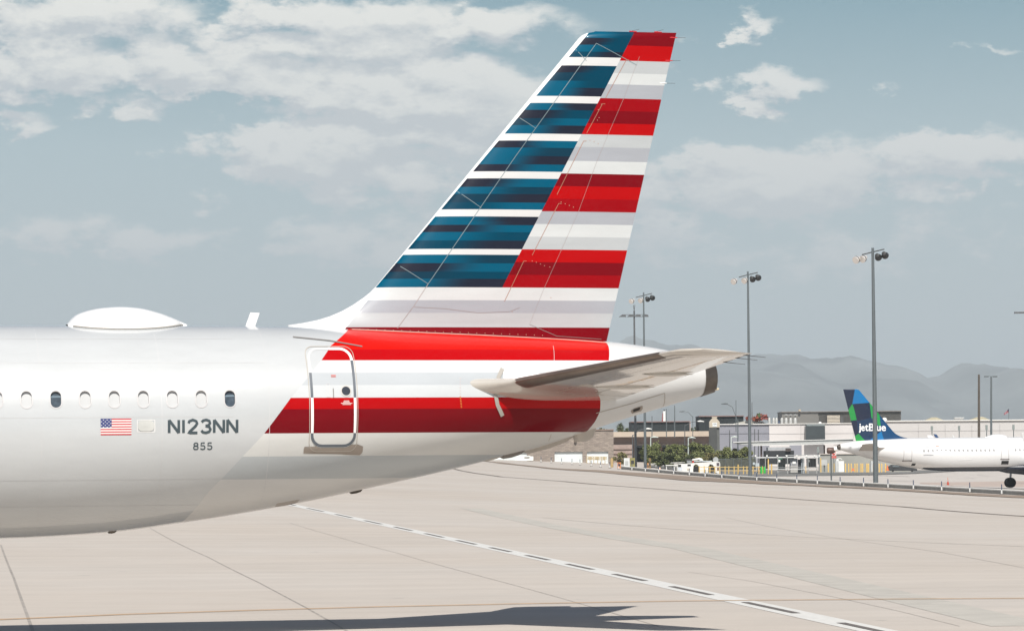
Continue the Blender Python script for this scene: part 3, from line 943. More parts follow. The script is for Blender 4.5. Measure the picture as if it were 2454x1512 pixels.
def fribbon(name, pts, w, m, parent, off=.004):
    b = MB(); P = []
    for (a, z), (c, d) in zip(pts, pts[1:]):
        n = max(1, int(math.hypot(c - a, d - z) / .12))
        for i in range(n): P.append((a + (c - a) * i / n, z + (d - z) * i / n))
    P.append(pts[-1]); vs = []
    for i in range(len(P)):
        p0, p1 = P[max(0, i - 1)], P[min(len(P) - 1, i + 1)]; dx, dz = p1[0] - p0[0], p1[1] - p0[1]; l = math.hypot(dx, dz); nx, nz = -dz / l * w / 2, dx / l * w / 2
        for s in (-1, 1):
            a, z = P[i][0] + s * nx, P[i][1] + s * nz; vs.append((a, -fin_half(a, z) - off, z))
    b.add(vs, [(2 * i, 2 * i + 2, 2 * i + 3, 2 * i + 1) for i in range(len(P) - 1)])
    return b.build(name, m, parent)


FS = M('fin_panel_seam', (.17, .23, .25), .6); FR = M('rudder_seam', (.36, .17, .11), .6); FW = M('faint_fin_seam', (.33, .27, .26), .7)
fribbon('panel_seam', [ac(1426, 106), ac(1390, 156), ac(1225, 385), ac(1020, 682)], .011, FS, fin_o)
fribbon('panel_seam', [ac(1426, 106), ac(1524, 158)], .011, FS, fin_o)
for q0, q1 in [((1376, 118), (1402, 148)), ((1243, 284), (1280, 310)), ((1094, 460), (1148, 500)), ((946, 632), (1020, 682))]:
    fribbon('panel_seam', [ac(*q0), ac(*q1)], .010, FS, fin_o)
fribbon('panel_seam', [ac(1020, 682), ac(985, 735), ac(945, 788)], .010, FW, fin_o)
fribbon('panel_seam', [ac(985, 737), ac(1060, 741), ac(1140, 751), ac(1215, 748), ac(1240, 738)], .008, FW, fin_o)
for q0, q1 in [((1497.7, 146), (1447.7, 237)), ((1440, 251), (1402, 321)), ((1394.5, 340), (1330, 468)), ((1334, 489.5), (1270, 613)), ((1249.6, 627), (1202.7, 724))]:
    fribbon('hinge_cover', [ac(q0[0] + 7, q0[1]), ac(*q0), ac(*q1)], .010, FR, fin_o)
fribbon('rudder_seam', [ac(*q) for q in [(1530.5, 137), (1519.5, 165), (1494.5, 232), (1452, 329), (1425.8, 391.5), (1382, 510), (1299.6, 691), (1265.2, 775.4)]], .005, FW, fin_o)
fribbon('rudder_seam', [ac(1264, 778), ac(1330, 806), ac(1440, 813)], .008, SEAMD, fin_o)
RIV = M('rivet', (.42, .25, .18), .5); rv = MB()
for x, y in [(1270, 627), (1280, 630), (1290, 634), (1300, 638), (1313, 641), (1340, 486), (1350, 490), (1360, 494), (1370, 498), (1430, 265), (1438, 252), (1428, 290), (1432, 284), (1410, 338), (1420, 341), (1430, 346), (1316, 714), (1222, 748)] + [(835 + 20 * i, 789.5 + .32 * i * 2) for i in range(24)]:
    a, z = ac(x, y)
    if a > LEf(z) + .02: rv.box((a, -fin_half(a, z) - .003, z), (.014, .006, .014))
ro = rv.build('rivets', RIV, fin_o); ro['kind'] = 'stuff'
WICK = M('static_wick', (.05, .05, .055), .6)
for (x0, y0, x1, y1, m) in [(1617, 91, 1643, 91.5, 0), (1606, 146, 1631, 146, 0), (1592, 200, 1618, 200.5, 0), (1520, 76.5, 1532, 71, 0), (1580, 78, 1590, 72, 0)]:
    a0, z0 = ac(x0, y0); a1, z1 = ac(x1, y1); w = MB(); w.tube([(a0 - .1, 0, z0), (a1, 0, z1)], [.005, .003], 5); w.build('static_wick', WICK, plane)
    w = MB(); w.tube([(a0 - .10, 0, z0), (a0 + .05, 0, z0)], [.016, .008], 8); w.build('wick_base', M('red_wick_base', (.55, .02, .03), .4) if y0 < 170 else WHITEPL, plane)

# ---- fillet where the fin meets the hull (flange line)
fl = MB(); fl.tube([(a, -.33, surfz(a, .33) + .004) for a in frange(-3.2, 1.85, 40)], .009, 5); fl.build('fin_flange', M('cream_flange', (.55, .45, .38), .6), fin_o)
fl = MB()
for i in range(0):
    a = -3.6 + 5.3 * i / 60; a2 = -3.6 + 5.3 * (i + 1) / 60
    P4 = []
    for aa_ in (a, a2):
        for yy_, dz in ((-.30 - .02, .0), (-.22, .06)):
            s_ = min(1, (aa_ + 3.9) / 1.2) * min(1, (1.95 - aa_) / .5 + .35); y = yy_ * s_; P4.append((aa_, y, surfz(aa_, y) + .006 + dz * s_))
    fl.add(P4, [(0, 2, 3, 1)])
# ---- tailplanes
b1 = 6.22
LR = ac(1185, 922, -1.4); LT = ac(1622, 840, -6.05); TR = ac(1492, 953, -1.2); TT = ac(1801, 847, -6.2)
ledge_a = lerpf([(0.2, LR[0] - .9), (1.2, LR[0] - .75), (1.5, LR[0] - .52), (1.78, LR[0] + .02), (1.95, LR[0] + .10 + (LT[0] - LR[0]) * .55 / 4.65), (6.05, LT[0]), (b1, LT[0] + .16)])


def LEb(b):
    base = LR[0] + (LT[0] - LR[0]) * (b - 1.4) / 4.65
    if b < 1.95:
        t = max(0, (1.95 - b) / .6); return base - 1.12 * min(1, t) ** 1.8 - max(0, t - 1) * .05
    if b > 6.0: base += ((b - 6.0) / .22) ** 2 * .35
    return base


LZb = lambda b: LR[1] + (LT[1] - LR[1]) * (b - 1.4) / 4.65
TEb_ = lambda b: TR[0] + (TT[0] - TR[0]) * (b - 1.2) / 5.0
TZb = lambda b: TR[1] + (TT[1] - TR[1]) * (b - 1.2) / 5.0


def stab_pt(b, t, s):
    le, te = LEb(b), TEb_(b); c = te - le; z = LZb(b) + (TZb(b) - LZb(b)) * t
    rim = 1 if b < b1 - .1 else math.sqrt(max(0, 1 - ((b - b1 + .1) / .1) ** 2))
    return le + c * t, z + s * foil(t) * .11 * c * rim * (1.0 if s < 0 else .9)


def stab_mesh(side, t0=0., t1=1., b0=.3, bb1=b1, off=0., nb=34, nt=20):
    B = MB(); ts = [t0 + (t1 - t0) * (.5 - .5 * math.cos(PI * i / nt)) for i in range(nt + 1)]
    if t1 < 1: ts = [t0 + (t1 - t0) * (i / nt) ** 2 for i in range(nt + 1)]
    rows = []; bs = frange(b0, bb1, nb)
    if bb1 == b1: bs = bs[:-1] + [b1 - .05, b1 - .02, b1]
    for b in bs:
        up = [stab_pt(b, t, 1) for t in ts]; dn = [stab_pt(b, t, -1) for t in ts]
        row = [(a, side * b, z + off) for a, z in up] + [(a, side * b, z - off) for a, z in dn[1:-1] if True][::-1] if t1 == 1 else \
              [(a - off, side * b, z + off) for a, z in up][::-1] + [(a - off, side * b, z - off) for a, z in dn[1:]]
        rows.append(row)
    n = len(rows[0]); vs = [p for r in rows for p in r]; cyc = t1 == 1
    B.add(vs, [(j * n + i, j * n + (i + 1) % n, (j + 1) * n + (i + 1) % n, (j + 1) * n + i) for j in range(len(rows) - 1) for i in range(n if cyc else n - 1)])
    if cyc: B.add(rows[-1], [tuple(range(n))])
    return B


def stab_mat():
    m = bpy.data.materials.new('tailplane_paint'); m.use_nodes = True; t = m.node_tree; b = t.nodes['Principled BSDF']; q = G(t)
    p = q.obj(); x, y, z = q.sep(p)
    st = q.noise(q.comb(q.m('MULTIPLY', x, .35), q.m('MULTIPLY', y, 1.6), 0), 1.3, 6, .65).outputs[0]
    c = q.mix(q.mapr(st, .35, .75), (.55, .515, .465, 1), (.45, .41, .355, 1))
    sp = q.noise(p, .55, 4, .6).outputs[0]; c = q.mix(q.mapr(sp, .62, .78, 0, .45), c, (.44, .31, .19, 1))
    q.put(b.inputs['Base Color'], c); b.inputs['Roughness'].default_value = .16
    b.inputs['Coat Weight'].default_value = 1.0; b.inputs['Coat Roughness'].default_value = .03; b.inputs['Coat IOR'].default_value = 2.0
    w = q.noise(p, 1.7, 2, .5); bb = q.n.new('ShaderNodeBump'); bb.inputs['Strength'].default_value = .15; bb.inputs['Distance'].default_value = .01
    q.put(bb.inputs['Height'], w.outputs[0]); q.put(b.inputs['Normal'], bb.outputs[0]); q.put(b.inputs['Coat Normal'], bb.outputs[0])
    return m


STABM = stab_mat()
for side in (-1, 1):
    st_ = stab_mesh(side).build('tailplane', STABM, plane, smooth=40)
    if side < 0: st_['label'] = 'near horizontal tailplane, underside seen, dark leading edge'
    le_ = stab_mesh(side, 0, .10, 1.95, 5.62, .008, 24, 8).build('leading_edge', BAREM, st_, smooth=50)
    # elevator gap on the underside
    for tt, w_ in ((.66, .014), (.34, .008)):
        B = MB(); vs = []
        bs = frange(1.9, 6.0, 24)
        for b in bs:
            for dt in (-w_ / 2, w_ / 2):
                a, z = stab_pt(b, tt + dt / 2.0 * 1.0, -1); vs.append((a, side * b, z - .004))
        B.add(vs, [(2 * i, 2 * i + 2, 2 * i + 3, 2 * i + 1) for i in range(len(bs) - 1)]); B.build('elevator_gap' if tt > .5 else 'panel_seam', SEAM, st_)
    for k, b in enumerate((6.05, 5.75, 5.3)):
        a, z = stab_pt(b, 1, 1); w = MB(); w.tube([(a - .08, side * b, z), (a + .34, side * b, z - .045)], [.008, .004], 5); w.build('static_wick', WICK, st_)
    # hinge fairings seen on the underside
    for b in (2.6, 4.1):
        w = MB(); a0, z0 = stab_pt(b, .45, -1); a1, z1 = stab_pt(b, .98, -1)
        w.lathe([(.002, a0), (.035, a0 + (a1 - a0) * .3), (.04, a0 + (a1 - a0) * .6), (.004, a1)], 10, 'x', (0, side * b, z0 - .01)); w.build('hinge_fairing', STABM, st_, smooth=50)

# curved seal plates where the tailplane swivels
SEAL = M('seal_plate', (.37, .345, .31), .5, .2, var=.06)
ribbon('seal_plate', [onsurf(1204, 884), onsurf(1194, 905), onsurf(1188, 930)], .075, SEAL, plane, off=.02)
ribbon('seal_plate', [onsurf(1187, 938), onsurf(1188, 950), onsurf(1192, 970), onsurf(1204, 996)], .075, SEAL, plane, off=.02)
patch('seal_cover', [onsurf(*q) for q in [(1206, 888), (1206, 915), (1400, 905), (1330, 898)]], M('plain_white_cover', (.80, .80, .795), .4, var=.04, coat=.4), plane, off=.004)
ap = MB()
P = [onsurf(*q) for q in [(1196, 942), (1250, 946), (1330, 946), (1400, 944), (1455, 946)]]
ribbon('seal_lip', P, .022, WHITEPL, plane, off=.014)

# ---- tail cone details
ex = MB(); vs = []; n = 40
sts = [3.80, 3.90, 4.0, 4.12]
for a in sts + [4.12, 4.0, 3.7]:
    pass
rings = [(3.765, .012), (3.9, .012), (4.03, .004), (4.045, -.03), (3.65, -.06)]
for a, o in rings:
    zc, h, w = sec(min(a, 4.12))
    if a > 4.0: w = w + .02
    w = max(w, .26)
    for k in range(n):
        t = 2 * PI * k / n; vs.append((a, (w + o) * math.sin(t), zc + (h + o) * math.cos(t)))
ex.add(vs, [(j * n + i, j * n + (i + 1) % n, (j + 1) * n + (i + 1) % n, (j + 1) * n + i) for j in range(len(rings) - 1) for i in range(n)])
ex.add(vs[-n:], [tuple(range(n))])
exo = ex.build('exhaust', DARKM, plane, smooth=40); exo['label'] = 'dark metal exhaust nozzle at the end of the tail cone'
w = MB(); a, z = ac(1716, 932, -.2); w.tube([(3.99, -.16, z), (4.09, -.16, z)], [.03, .02], 8); w.build('tail_light', M('tail_light', (.65, .55, .38), .3), plane)
inlet = [onsurf((1600 + x / 2.045) * K2, (1150 + y / 2.045) * K2) for x, y in [(1565, 795), (1570, 785), (1655, 758), (1660, 762), (1655, 790), (1648, 797), (1575, 818), (1566, 812)]]
patch('vent_plate', inlet, SCUFF, plane, off=.006)
patch('vent_opening', [onsurf((1600 + x / 2.045) * K2, (1150 + y / 2.045) * K2) for x, y in [(1575, 795), (1585, 785), (1640, 768), (1650, 773), (1645, 782), (1585, 805), (1577, 803)]], M('vent_black', (.02, .018, .016), .8), plane, off=.011)
def rp(pts, w, m=SEAM, nm='panel_seam', off=.004): return ribbon(nm, [onsurf((1600 + x / 2.045) * K2, (1150 + y / 2.045) * K2) for x, y in pts], w, m, plane, off=off)
rp([(1300, 815), (1560, 745), (1825, 662)], .014)
rp([(1825, 662), (1800, 775)], .014)
rp([(955, 975), (935, 1030)], .012)
rp([(970, 300), (972, 495)], .007, M('soft_seam', (.5, .5, .5), .6))
RT = M('orange_tick_marks', (.65, .22, .04), .6); RT2 = M('grey_tick_marks', (.52, .42, .40), .6)
for k in range(20):
    y = 550 + k * 11.6; xx = 258 + (0 if k < 12 else (k - 12) * 1.2)
    pt = [onsurf((1600 + (xx + d) / 2.045) * K2, (1150 + y / 2.045) * K2) for d in (-5, 5)]
    if k % 2 == 0 or k > 11: ribbon('tick_mark', pt, .012, RT if k >= 12 else RT2, plane, off=.004, step=1)
# belly: tail bumper, drain masts, hatches, outflow valve
UNDER = M('belly_fairing', (.48, .46, .42), .5, var=.08)
def belly(name, a0, a1, y0, y1, dz, m, taper=.5):
    b = MB(); vs = []
    for a, k in ((a0, 0.0), (a0 + (a1 - a0) * .15, .8), (a0 + (a1 - a0) * .5, 1), (a0 + (a1 - a0) * .85, .8), (a1, 0.)):
        zc, h, w = sec(a)
        for y in (y0, y0 + (y1 - y0) * .15, y1 - (y1 - y0) * .15, y1):
            z = zc - h * math.sqrt(max(0, 1 - (y / w) ** 2)); e = 0 if y in (y0, y1) else 1
            vs.append((a, y, z - dz * k * e + (.01 if not e else 0)))
    b.add(vs, [(i * 4 + j, i * 4 + j + 1, (i + 1) * 4 + j + 1, (i + 1) * 4 + j) for i in range(4) for j in range(3)])
    return b.build(name, m, plane, smooth=40)


a_ = lambda x: ac(x, 1100)[0]
belly('drain_mast', a_(836), a_(868), -.05, .05, .05, DARKM)
belly('belly_hatch', a_(650), a_(706), -.62, -.30, .02, M('grey_brown_hatch', (.36, .33, .30), .5))
belly('belly_vent', a_(255), a_(275), -.3, -.1, .03, DARKM)
belly('vent_fairing', a_(1195), a_(1250), -.35, -.05, .06, M('sooty_fairing', (.17, .155, .14), .6))
belly('tail_skid', a_(1248), a_(1375), -.16, .05, .085, M('brown_grey_skid', (.40, .36, .315), .45))
belly('bumper_fairing', a_(1375), a_(1425), -.22, .22, .19, M('tan_fairing', (.46, .42, .37), .5))
belly('outflow_plate', a_(1155), a_(1196), -.35, .0, .015, UNDER)
w = MB(); p0 = ac(1388, 1032); p1 = ac(1460, 1007); w.tube([(p0[0], -.1, p0[1] - .02), (p1[0], -.12, p1[1] - .035)], [.012, .012], 6); w.build('skid_rod', SEAMD, plane)

# ---- wings, engines and gear (ahead of the frame, so that the aircraft stands complete)
ENG = M('engine_cowl', (.60, .62, .64), .35, .2, coat=.4); TYRE = M('tyre_rubber', (.02, .02, .021), .85, var=.2); STEEL = M('gear_steel', (.42, .43, .44), .45, .5)
WING = M('wing_grey', (.46, .48, .50), .4, var=.06)


def wing_mesh(side):
    B = MB(); rows = []
    for y, le, te, z in [(1.2, -25.2, -18.6, 2.75), (6.2, -21.9, -17.3, 3.15), (16.9, -14.8, -13.2, 4.1)]:
        c = te - le; ts = [.5 - .5 * math.cos(PI * i / 10) for i in range(11)]
        rows.append([(le + c * t, side * y, z + foil(t) * .13 * c) for t in ts] + [(le + c * t, side * y, z - foil(t) * .09 * c) for t in ts[1:-1]][::-1])
    n = len(rows[0]); B.add([p for r in rows for p in r], [(j * n + i, j * n + (i + 1) % n, (j + 1) * n + (i + 1) % n, (j + 1) * n + i) for j in range(2) for i in range(n)])
    B.add(rows[-1], [tuple(range(n))]); return B


def undercarriage(par, wm, em, winglet=None, dz=0.):
    for side in (-1, 1):
        wg = wing_mesh(side).build('wing', wm, par, smooth=40)
        B = MB(); B.add([(-14.8, side * 16.9, 4.1), (-13.2, side * 16.9, 4.1), (-12.3, side * 17.5, 6.4), (-12.9, side * 17.5, 6.4), (-14.8, side * 16.98, 4.1), (-13.2, side * 16.98, 4.1), (-12.3, side * 17.56, 6.4), (-12.9, side * 17.56, 6.4)],
                        [(0, 1, 2, 3), (7, 6, 5, 4), (0, 4, 5, 1), (1, 5, 6, 2), (2, 6, 7, 3), (3, 7, 4, 0)]); B.build('winglet', winglet or wm, wg)
        B = MB(); B.lathe([(.95, -26.6), (1.15, -26.3), (1.2, -25.2), (1.05, -23.9), (.62, -22.9), (.58, -22.6)], 28, 'x', (0, side * 5.75, 1.95)); e = B.build('engine', em, par, smooth=40)
        B = MB(); B.box((-23.6, side * 5.75, 3.0), (2.8, .3, .7)); B.build('pylon', em, e)
        g_ = MB(); g_.tube([(-18.4, side * 3.8, 2.9), (-18.2, side * 3.8, .62)], .13, 10); gg = g_.build('landing_gear', STEEL, par, smooth=50)
        for o in (-.32, .32):
            t = MB(); t.lathe([(.30, -.2), (.52, -.2), (.60, -.12), (.60, .12), (.52, .2), (.30, .2)], 24, 'y', (-18.2, side * 3.8 + o, .60 + dz)); t.build('wheel', TYRE, gg, smooth=40)
    g_ = MB(); g_.tube([(-35.2, 0, 2.3), (-35.1, 0, .45)], .09, 10); gg = g_.build('landing_gear', STEEL, par, smooth=50)
    for o in (-.22, .22):
        t = MB(); t.lathe([(.2, -.13), (.34, -.13), (.40, -.07), (.40, .07), (.34, .13), (.2, .13)], 20, 'y', (-35.1, o, .40 + dz)); t.build('wheel', TYRE, gg, smooth=40)


undercarriage(plane, WING, ENG, None, NEAR_Z)
#@@PART2@@
# ==================================================================  beyond the aircraft
FS_ = FOC / K2                                            # focal length in 3840 wide units


def gs(sx, sy): return gpt(sx * K2, sy * K2)


class Thing:
    """top-level Empty at the base of a thing; parts are given in world coordinates"""
    def __init__(s, name, loc, label, cat, group=None, kind=None):
        s.o = empty(name, loc); tag(s.o, label, cat, group, kind); s.loc = Vector(loc)
    def part(s, name, mb, mats, smooth=None, parent=None, label=None):
        mb.v = [tuple(Vector(p) - s.loc) for p in mb.v]
        o = mb.build(name, mats, parent or s.o, smooth)
        if label: o['label'] = label
        return o


def ib(mb, sx0, sx1, sy0, sy1, y, th, gap=0.):
    """box whose front face spans the given picture rectangle at distance y, going back th metres"""
    mx, my = (sx0 + sx1) / 2, (sy0 + sy1) / 2
    x0, x1 = sat(sx0, my, y).x, sat(sx1, my, y).x; z0, z1 = sat(mx, sy1, y).z, sat(mx, sy0, y).z
    return mb.box(((x0 + x1) / 2, y + th / 2 + gap, (z0 + z1) / 2), (x1 - x0, th, z1 - z0))


def onebox(name, r, y, th, mat, T, parent=None, smooth=None, gap=0.):
    m = MB(); ib(m, *r, y, th, gap); return T.part(name, m, mat, smooth, parent)


DIRT = M('bare_brown_dirt', (.25, .19, .145), .95, var=.25, scale=.12, bump=.3, bscale=2)
ASPH = M('service_road_asphalt', (.17, .165, .155), .9, var=.15, scale=.1)
LIGHTC = M('pale_concrete', (.50, .46, .42), .85, var=.1, scale=.3)
WALLW = M('barrier_white', (.70, .68, .64), .8, var=.08, scale=2)
WALLG = M('barrier_grey', (.29, .285, .265), .85, var=.15, scale=1)

Q1 = sat(3775, 1851, 350); Q2 = sat(2334, 1759, 540)


def wallp(sx):
    d = sat(sx, 1700, 1.0) - Vector((0, 0, CAM_H)); ex, ey = Q2.x - Q1.x, Q2.y - Q1.y
    t = (Q1.x * ey - Q1.y * ex) / (d.x * ey - ex); return Vector((d.x * t, t, zg(d.x * t, t)))


wdir = (Q2 - Q1); wdir.z = 0; wdir.normalize(); wn = Vector((-wdir.y, wdir.x, 0))
if wn.y > 0: wn = -wn                                    # towards the camera
wl0 = wallp(2334); wl1 = wallp(4000)
wl = (wl1 - wl0).length


def wp(s): p = wl0 + (wl1 - wl0) * (s / wl); return Vector((p.x, p.y, zg(p.x, p.y)))


# ground sheets: dirt verge in front of the wall, road behind it
def sheet(name, quads, m, up, parent=apron):
    b = MB(); vs = [(p.x, p.y, zg(p.x, p.y) + up) for row in quads for p in row]; n = len(quads[0])
    b.add(vs, [(j * n + i, j * n + i + 1, (j + 1) * n + i + 1, (j + 1) * n + i) for j in range(len(quads) - 1) for i in range(n - 1)])
    return structure(b.build(name, m)) if parent is None else b.build(name, m, parent)


rng = random.Random(3)


def band(name, top, bot, m, up, n=70, label=None):
    """ground sheet between two lines seen in the photograph (3840 wide coordinates), laid on the terrain"""
    t, b_ = lerpf(top), lerpf(bot); xs = frange(top[0][0], top[-1][0], n); k = 4; vs = []
    for x in xs:
        for j in range(k + 1):
            y = t(x) + (b_(x) - t(x)) * j / k + (rng.uniform(-.5, .5) if j in (0, k) and m is DIRT else 0)
            p = gs(x, y); vs.append((p.x, p.y, p.z + up))
    b = MB(); b.add(vs, [(i * (k + 1) + j, i * (k + 1) + j + 1, (i + 1) * (k + 1) + j + 1, (i + 1) * (k + 1) + j) for i in range(n) for j in range(k)])
    o = structure(b.build(name, m))
    return o


PINKC = M('pinkish_concrete', (.44, .36, .31), .85, var=.08, scale=.2)
TOPB = [(1780, 1724), (1880, 1734), (2084, 1756), (2186, 1760.5), (2240, 1762), (2405, 1773.7), (2571, 1785.2), (2736, 1796.8), (2901, 1808.4), (3040, 1817.3), (3238, 1827), (3437, 1838), (3635, 1849.7), (3840, 1860), (4060, 1871)]
BOTB = [(1780, 1726), (1880, 1738), (2084, 1760), (2186, 1767.5), (2240, 1769.5), (2405, 1787), (2571, 1801.8), (2736, 1808.4), (2901, 1817.3), (3040, 1823.3), (3238, 1833), (3437, 1844.8), (3635, 1858), (3840, 1868), (4060, 1879)]
band('dirt_verge', TOPB, BOTB, DIRT, .05)
wb_ = [(x, wallp(x)) for x in frange(2334, 4060, 20)]
band('asphalt_road', [(2420, 1744), (2640, 1756), (2800, 1765), (3000, 1767.5), (3200, 1767), (3420, 1764), (3600, 1764)], [(2420, 1750), (2640, 1776), (2800, 1788), (3000, 1786), (3200, 1783.5), (3420, 1777), (3600, 1768)], ASPH, .10)
band('stand_concrete', [(2800, 1788), (3000, 1786.2), (3200, 1784), (3420, 1778), (3600, 1768), (4060, 1768)], [(2800, 1790), (3000, 1800), (3200, 1808), (3420, 1822), (3600, 1834), (4060, 1850)], LIGHTC, .06)
band('stand_stripe', [(3450, 1812), (3600, 1810), (3800, 1806), (4060, 1803)], [(3450, 1816), (3600, 1828), (3800, 1831), (4060, 1834)], PINKC, .12)

Tw = Thing('low_barrier_wall', wp(wl / 2), 'long low grey concrete barrier with white top running along the far edge of the apron', 'barrier')
b = MB(); N = 60; vs = []
for i in range(N + 1):
    p = wp(wl * i / N)
    for o, z in ((.22, -.6), (.22, .36), (-.15, .36), (-.15, -.6)): q = p + wn * o; vs.append((q.x, q.y, q.z + z))
b.add(vs, [(i * 4 + j, i * 4 + (j + 1) % 4, (i + 1) * 4 + (j + 1) % 4, (i + 1) * 4 + j) for i in range(N) for j in range(4)])
Tw.part('wall_body', b, WALLG)
b = MB(); vs = []
for i in range(N + 1):
    p = wp(wl * i / N)
    for o, z in ((.26, .36), (.26, .46), (-.18, .48), (-.18, .36)): q = p + wn * o; vs.append((q.x, q.y, q.z + z))
b.add(vs, [(i * 4 + j, i * 4 + (j + 1) % 4, (i + 1) * 4 + (j + 1) % 4, (i + 1) * 4 + j) for i in range(N) for j in range(4)])
Tw.part('coping', b, WALLW)

# delineator posts
DBLUE = M('delineator_blue', (.03, .055, .11), .5, var=.05); DWHITE = M('delineator_white', (.66, .66, .64), .5, var=.05); DBASE = M('delineator_base', (.06, .05, .045), .8)
XS = [2333.6, 2383, 2433.5, 2484, 2540, 2599, 2658.6, 2721.5, 2786, 2853, 2928.5, 3004, 3081, 3167, 3255, 3347, 3442.5, 3549, 3655, 3775]
def posn(sx, sy, h, idx, label, group, low=False):
    p = wallp(sx) + wn * .55 if not low else gs(sx, sy)
    T = Thing('delineator_post', (p.x, p.y, zg(p.x, p.y)), label, 'post', group)
    p = Vector((p.x, p.y, zg(p.x, p.y)))
    m = MB(); m.tube([p, p + Vector((0, 0, .06))], [.24, .20], 10); T.part('base', m, DBASE)
    m = MB(); m.tube([p + Vector((0, 0, .06)), p + Vector((0, 0, h * .45))], [.085, .07], 8); T.part('sleeve', m, DWHITE, 50)
    m = MB(); m.tube([p + Vector((0, 0, h * .45)), p + Vector((0, 0, h))], [.05, .045], 8); T.part('marker', m, DBLUE, 50)
ordn = ['first', 'second', 'third', 'fourth', 'fifth', 'sixth', 'seventh', 'eighth', 'ninth', 'tenth', 'eleventh', 'twelfth', 'thirteenth', 'fourteenth', 'fifteenth', 'sixteenth', 'seventeenth', 'eighteenth', 'nineteenth', 'twentieth']
for i, x in enumerate(XS):
    k = len(XS) - 1 - i
    posn(x, 0, .95 + .06 * rng.random(), i, f'blue and white delineator post in front of the low wall, {ordn[k]} from the right end' if k < 19 else 'blue and white delineator post at the left end of the low wall', 'delineator posts along the low wall')
for i, (x, y) in enumerate([(1890, 1719), (1921, 1722), (1957, 1725), (1992, 1728), (2029, 1732), (2067, 1735), (2106, 1739), (2145, 1742), (2175, 1744), (2217, 1748), (2252, 1752), (2287, 1755)]):
    posn(x, y, .95, i, f'small blue delineator post before the brick garage, {ordn[i]} from the left', 'delineator posts before the garage', True)

# ---- tall floodlight masts
POLEM = M('galvanised_pole', (.13, .15, .158), .55, .35, var=.12, scale=.4)
DKPOLE = M('dark_pole', (.10, .105, .11), .6, .2, var=.15, scale=.5)
LAMPB = M('lamp_black', (.025, .025, .025), .6); LAMPS = M('lamp_bright_metal', (.78, .74, .70), .25, .35, var=.05)
PALEP = M('pale_painted_pole', (.52, .58, .54), .5, var=.05)


def mast(sx, sy_base, sx_top, sy_top, y, label, r0=.36, r1=.2, right=True):
    b0 = sat(sx, sy_base, y); b0.z = min(b0.z, zg(b0.x, b0.y)); top = sat(sx_top, sy_top, y); top.x = b0.x; 
    T = Thing('floodlight_mast', b0, label, 'floodlight mast', 'tall floodlight masts')
    h = top.z - b0.z
    m = MB(); m.tube([b0, b0 + Vector((0, 0, h * .5)), top], [r0, (r0 + r1) / 2, r1], 14); T.part('pole', m, POLEM, 50)
    m = MB(); m.tube([top + Vector((-1.2, 0, -.75)), top + Vector((0, .1, -.45)), top + Vector((1.3, 0, -.15))], .07, 6); T.part('crossbar', m, LAMPB)
    for k, (dx, dz, r) in enumerate([(-1.75, -1.25, 1), (-1.0, -1.15, 1), (.55, -.95, 0), (1.3, -.75, 0)]):
        if y > 450 and k == 1: dx = -.35
        c = top + Vector((dx, 0, dz))
        d = Vector((-.55, -.62, -.35)).normalized() if r else Vector((.35, .9, -.35)).normalized()
        m = MB(); m.tube([c - d * .38, c - d * .34, c - d * .08, c + d * .32, c + d * .38], [.08, .24, .30, .42, .40], 14)
        lo = T.part('floodlight', m, LAMPS if r else LAMPB, 50)
        if r:
            m = MB(); m.tube([c + d * .10, c + d * .17], [.41, .41], 14); T.part('band', m, LAMPB, parent=lo)
    return T


mast(3284, 1812, 3270, 930, 404, 'nearest tall grey floodlight mast in front of the blue tailed airliner', .29, .15)
mast(2813, 1781, 2804, 1018, 478, 'tall grey floodlight mast rising behind the tailplane tip', .23, .12)
mast(2420, 1755, 2413, 1097, 558, 'farthest tall grey floodlight mast left of the white tug', .23, .11)
# mast with a horizontal bar of four lamps
b0 = sat(2384, 1748, 575); b0.z = zg(b0.x, b0.y); T = Thing('lamp_mast', b0, 'dark lamp mast with a wide bar of four flat lamps', 'lamp post')
top = sat(2378, 1165, 575); top.x = b0.x
m = MB(); m.tube([b0, top], [.22, .13], 10); T.part('pole', m, DKPOLE, 50)
sc = 575 / FS_
m = MB(); z = sat(2378, 1180, 575).z
m.tube([Vector((b0.x - 44 * sc, b0.y, z)), Vector((b0.x + 44 * sc, b0.y, z))], .05, 6)
m.tube([Vector((b0.x, b0.y, top.z)), Vector((b0.x - .12, b0.y, top.z + .9))], .05, 5); m.tube([Vector((b0.x, b0.y, top.z)), Vector((b0.x + .12, b0.y, top.z + .9))], .05, 5)
T.part('crossbar', m, DKPOLE)
for dx in (-42, -12, 14, 42):
    m = MB(); m.add([(b0.x + dx * sc - .7, y_, z - .35) for y_ in (b0.y - .3, b0.y + .3)] + [(b0.x + dx * sc + .5, y_, z - .35) for y_ in (b0.y - .3, b0.y + .3)] + [(b0.x + dx * sc + .4, y_, z - .05) for y_ in (b0.y - .3, b0.y + .3)] + [(b0.x + dx * sc - .1, y_, z + .05) for y_ in (b0.y - .3, b0.y + .3)],
                    [(0, 2, 4, 6), (7, 5, 3, 1), (0, 1, 3, 2), (2, 3, 5, 4), (4, 5, 7, 6), (6, 7, 1, 0)])
    T.part('lamp', m, DKPOLE)
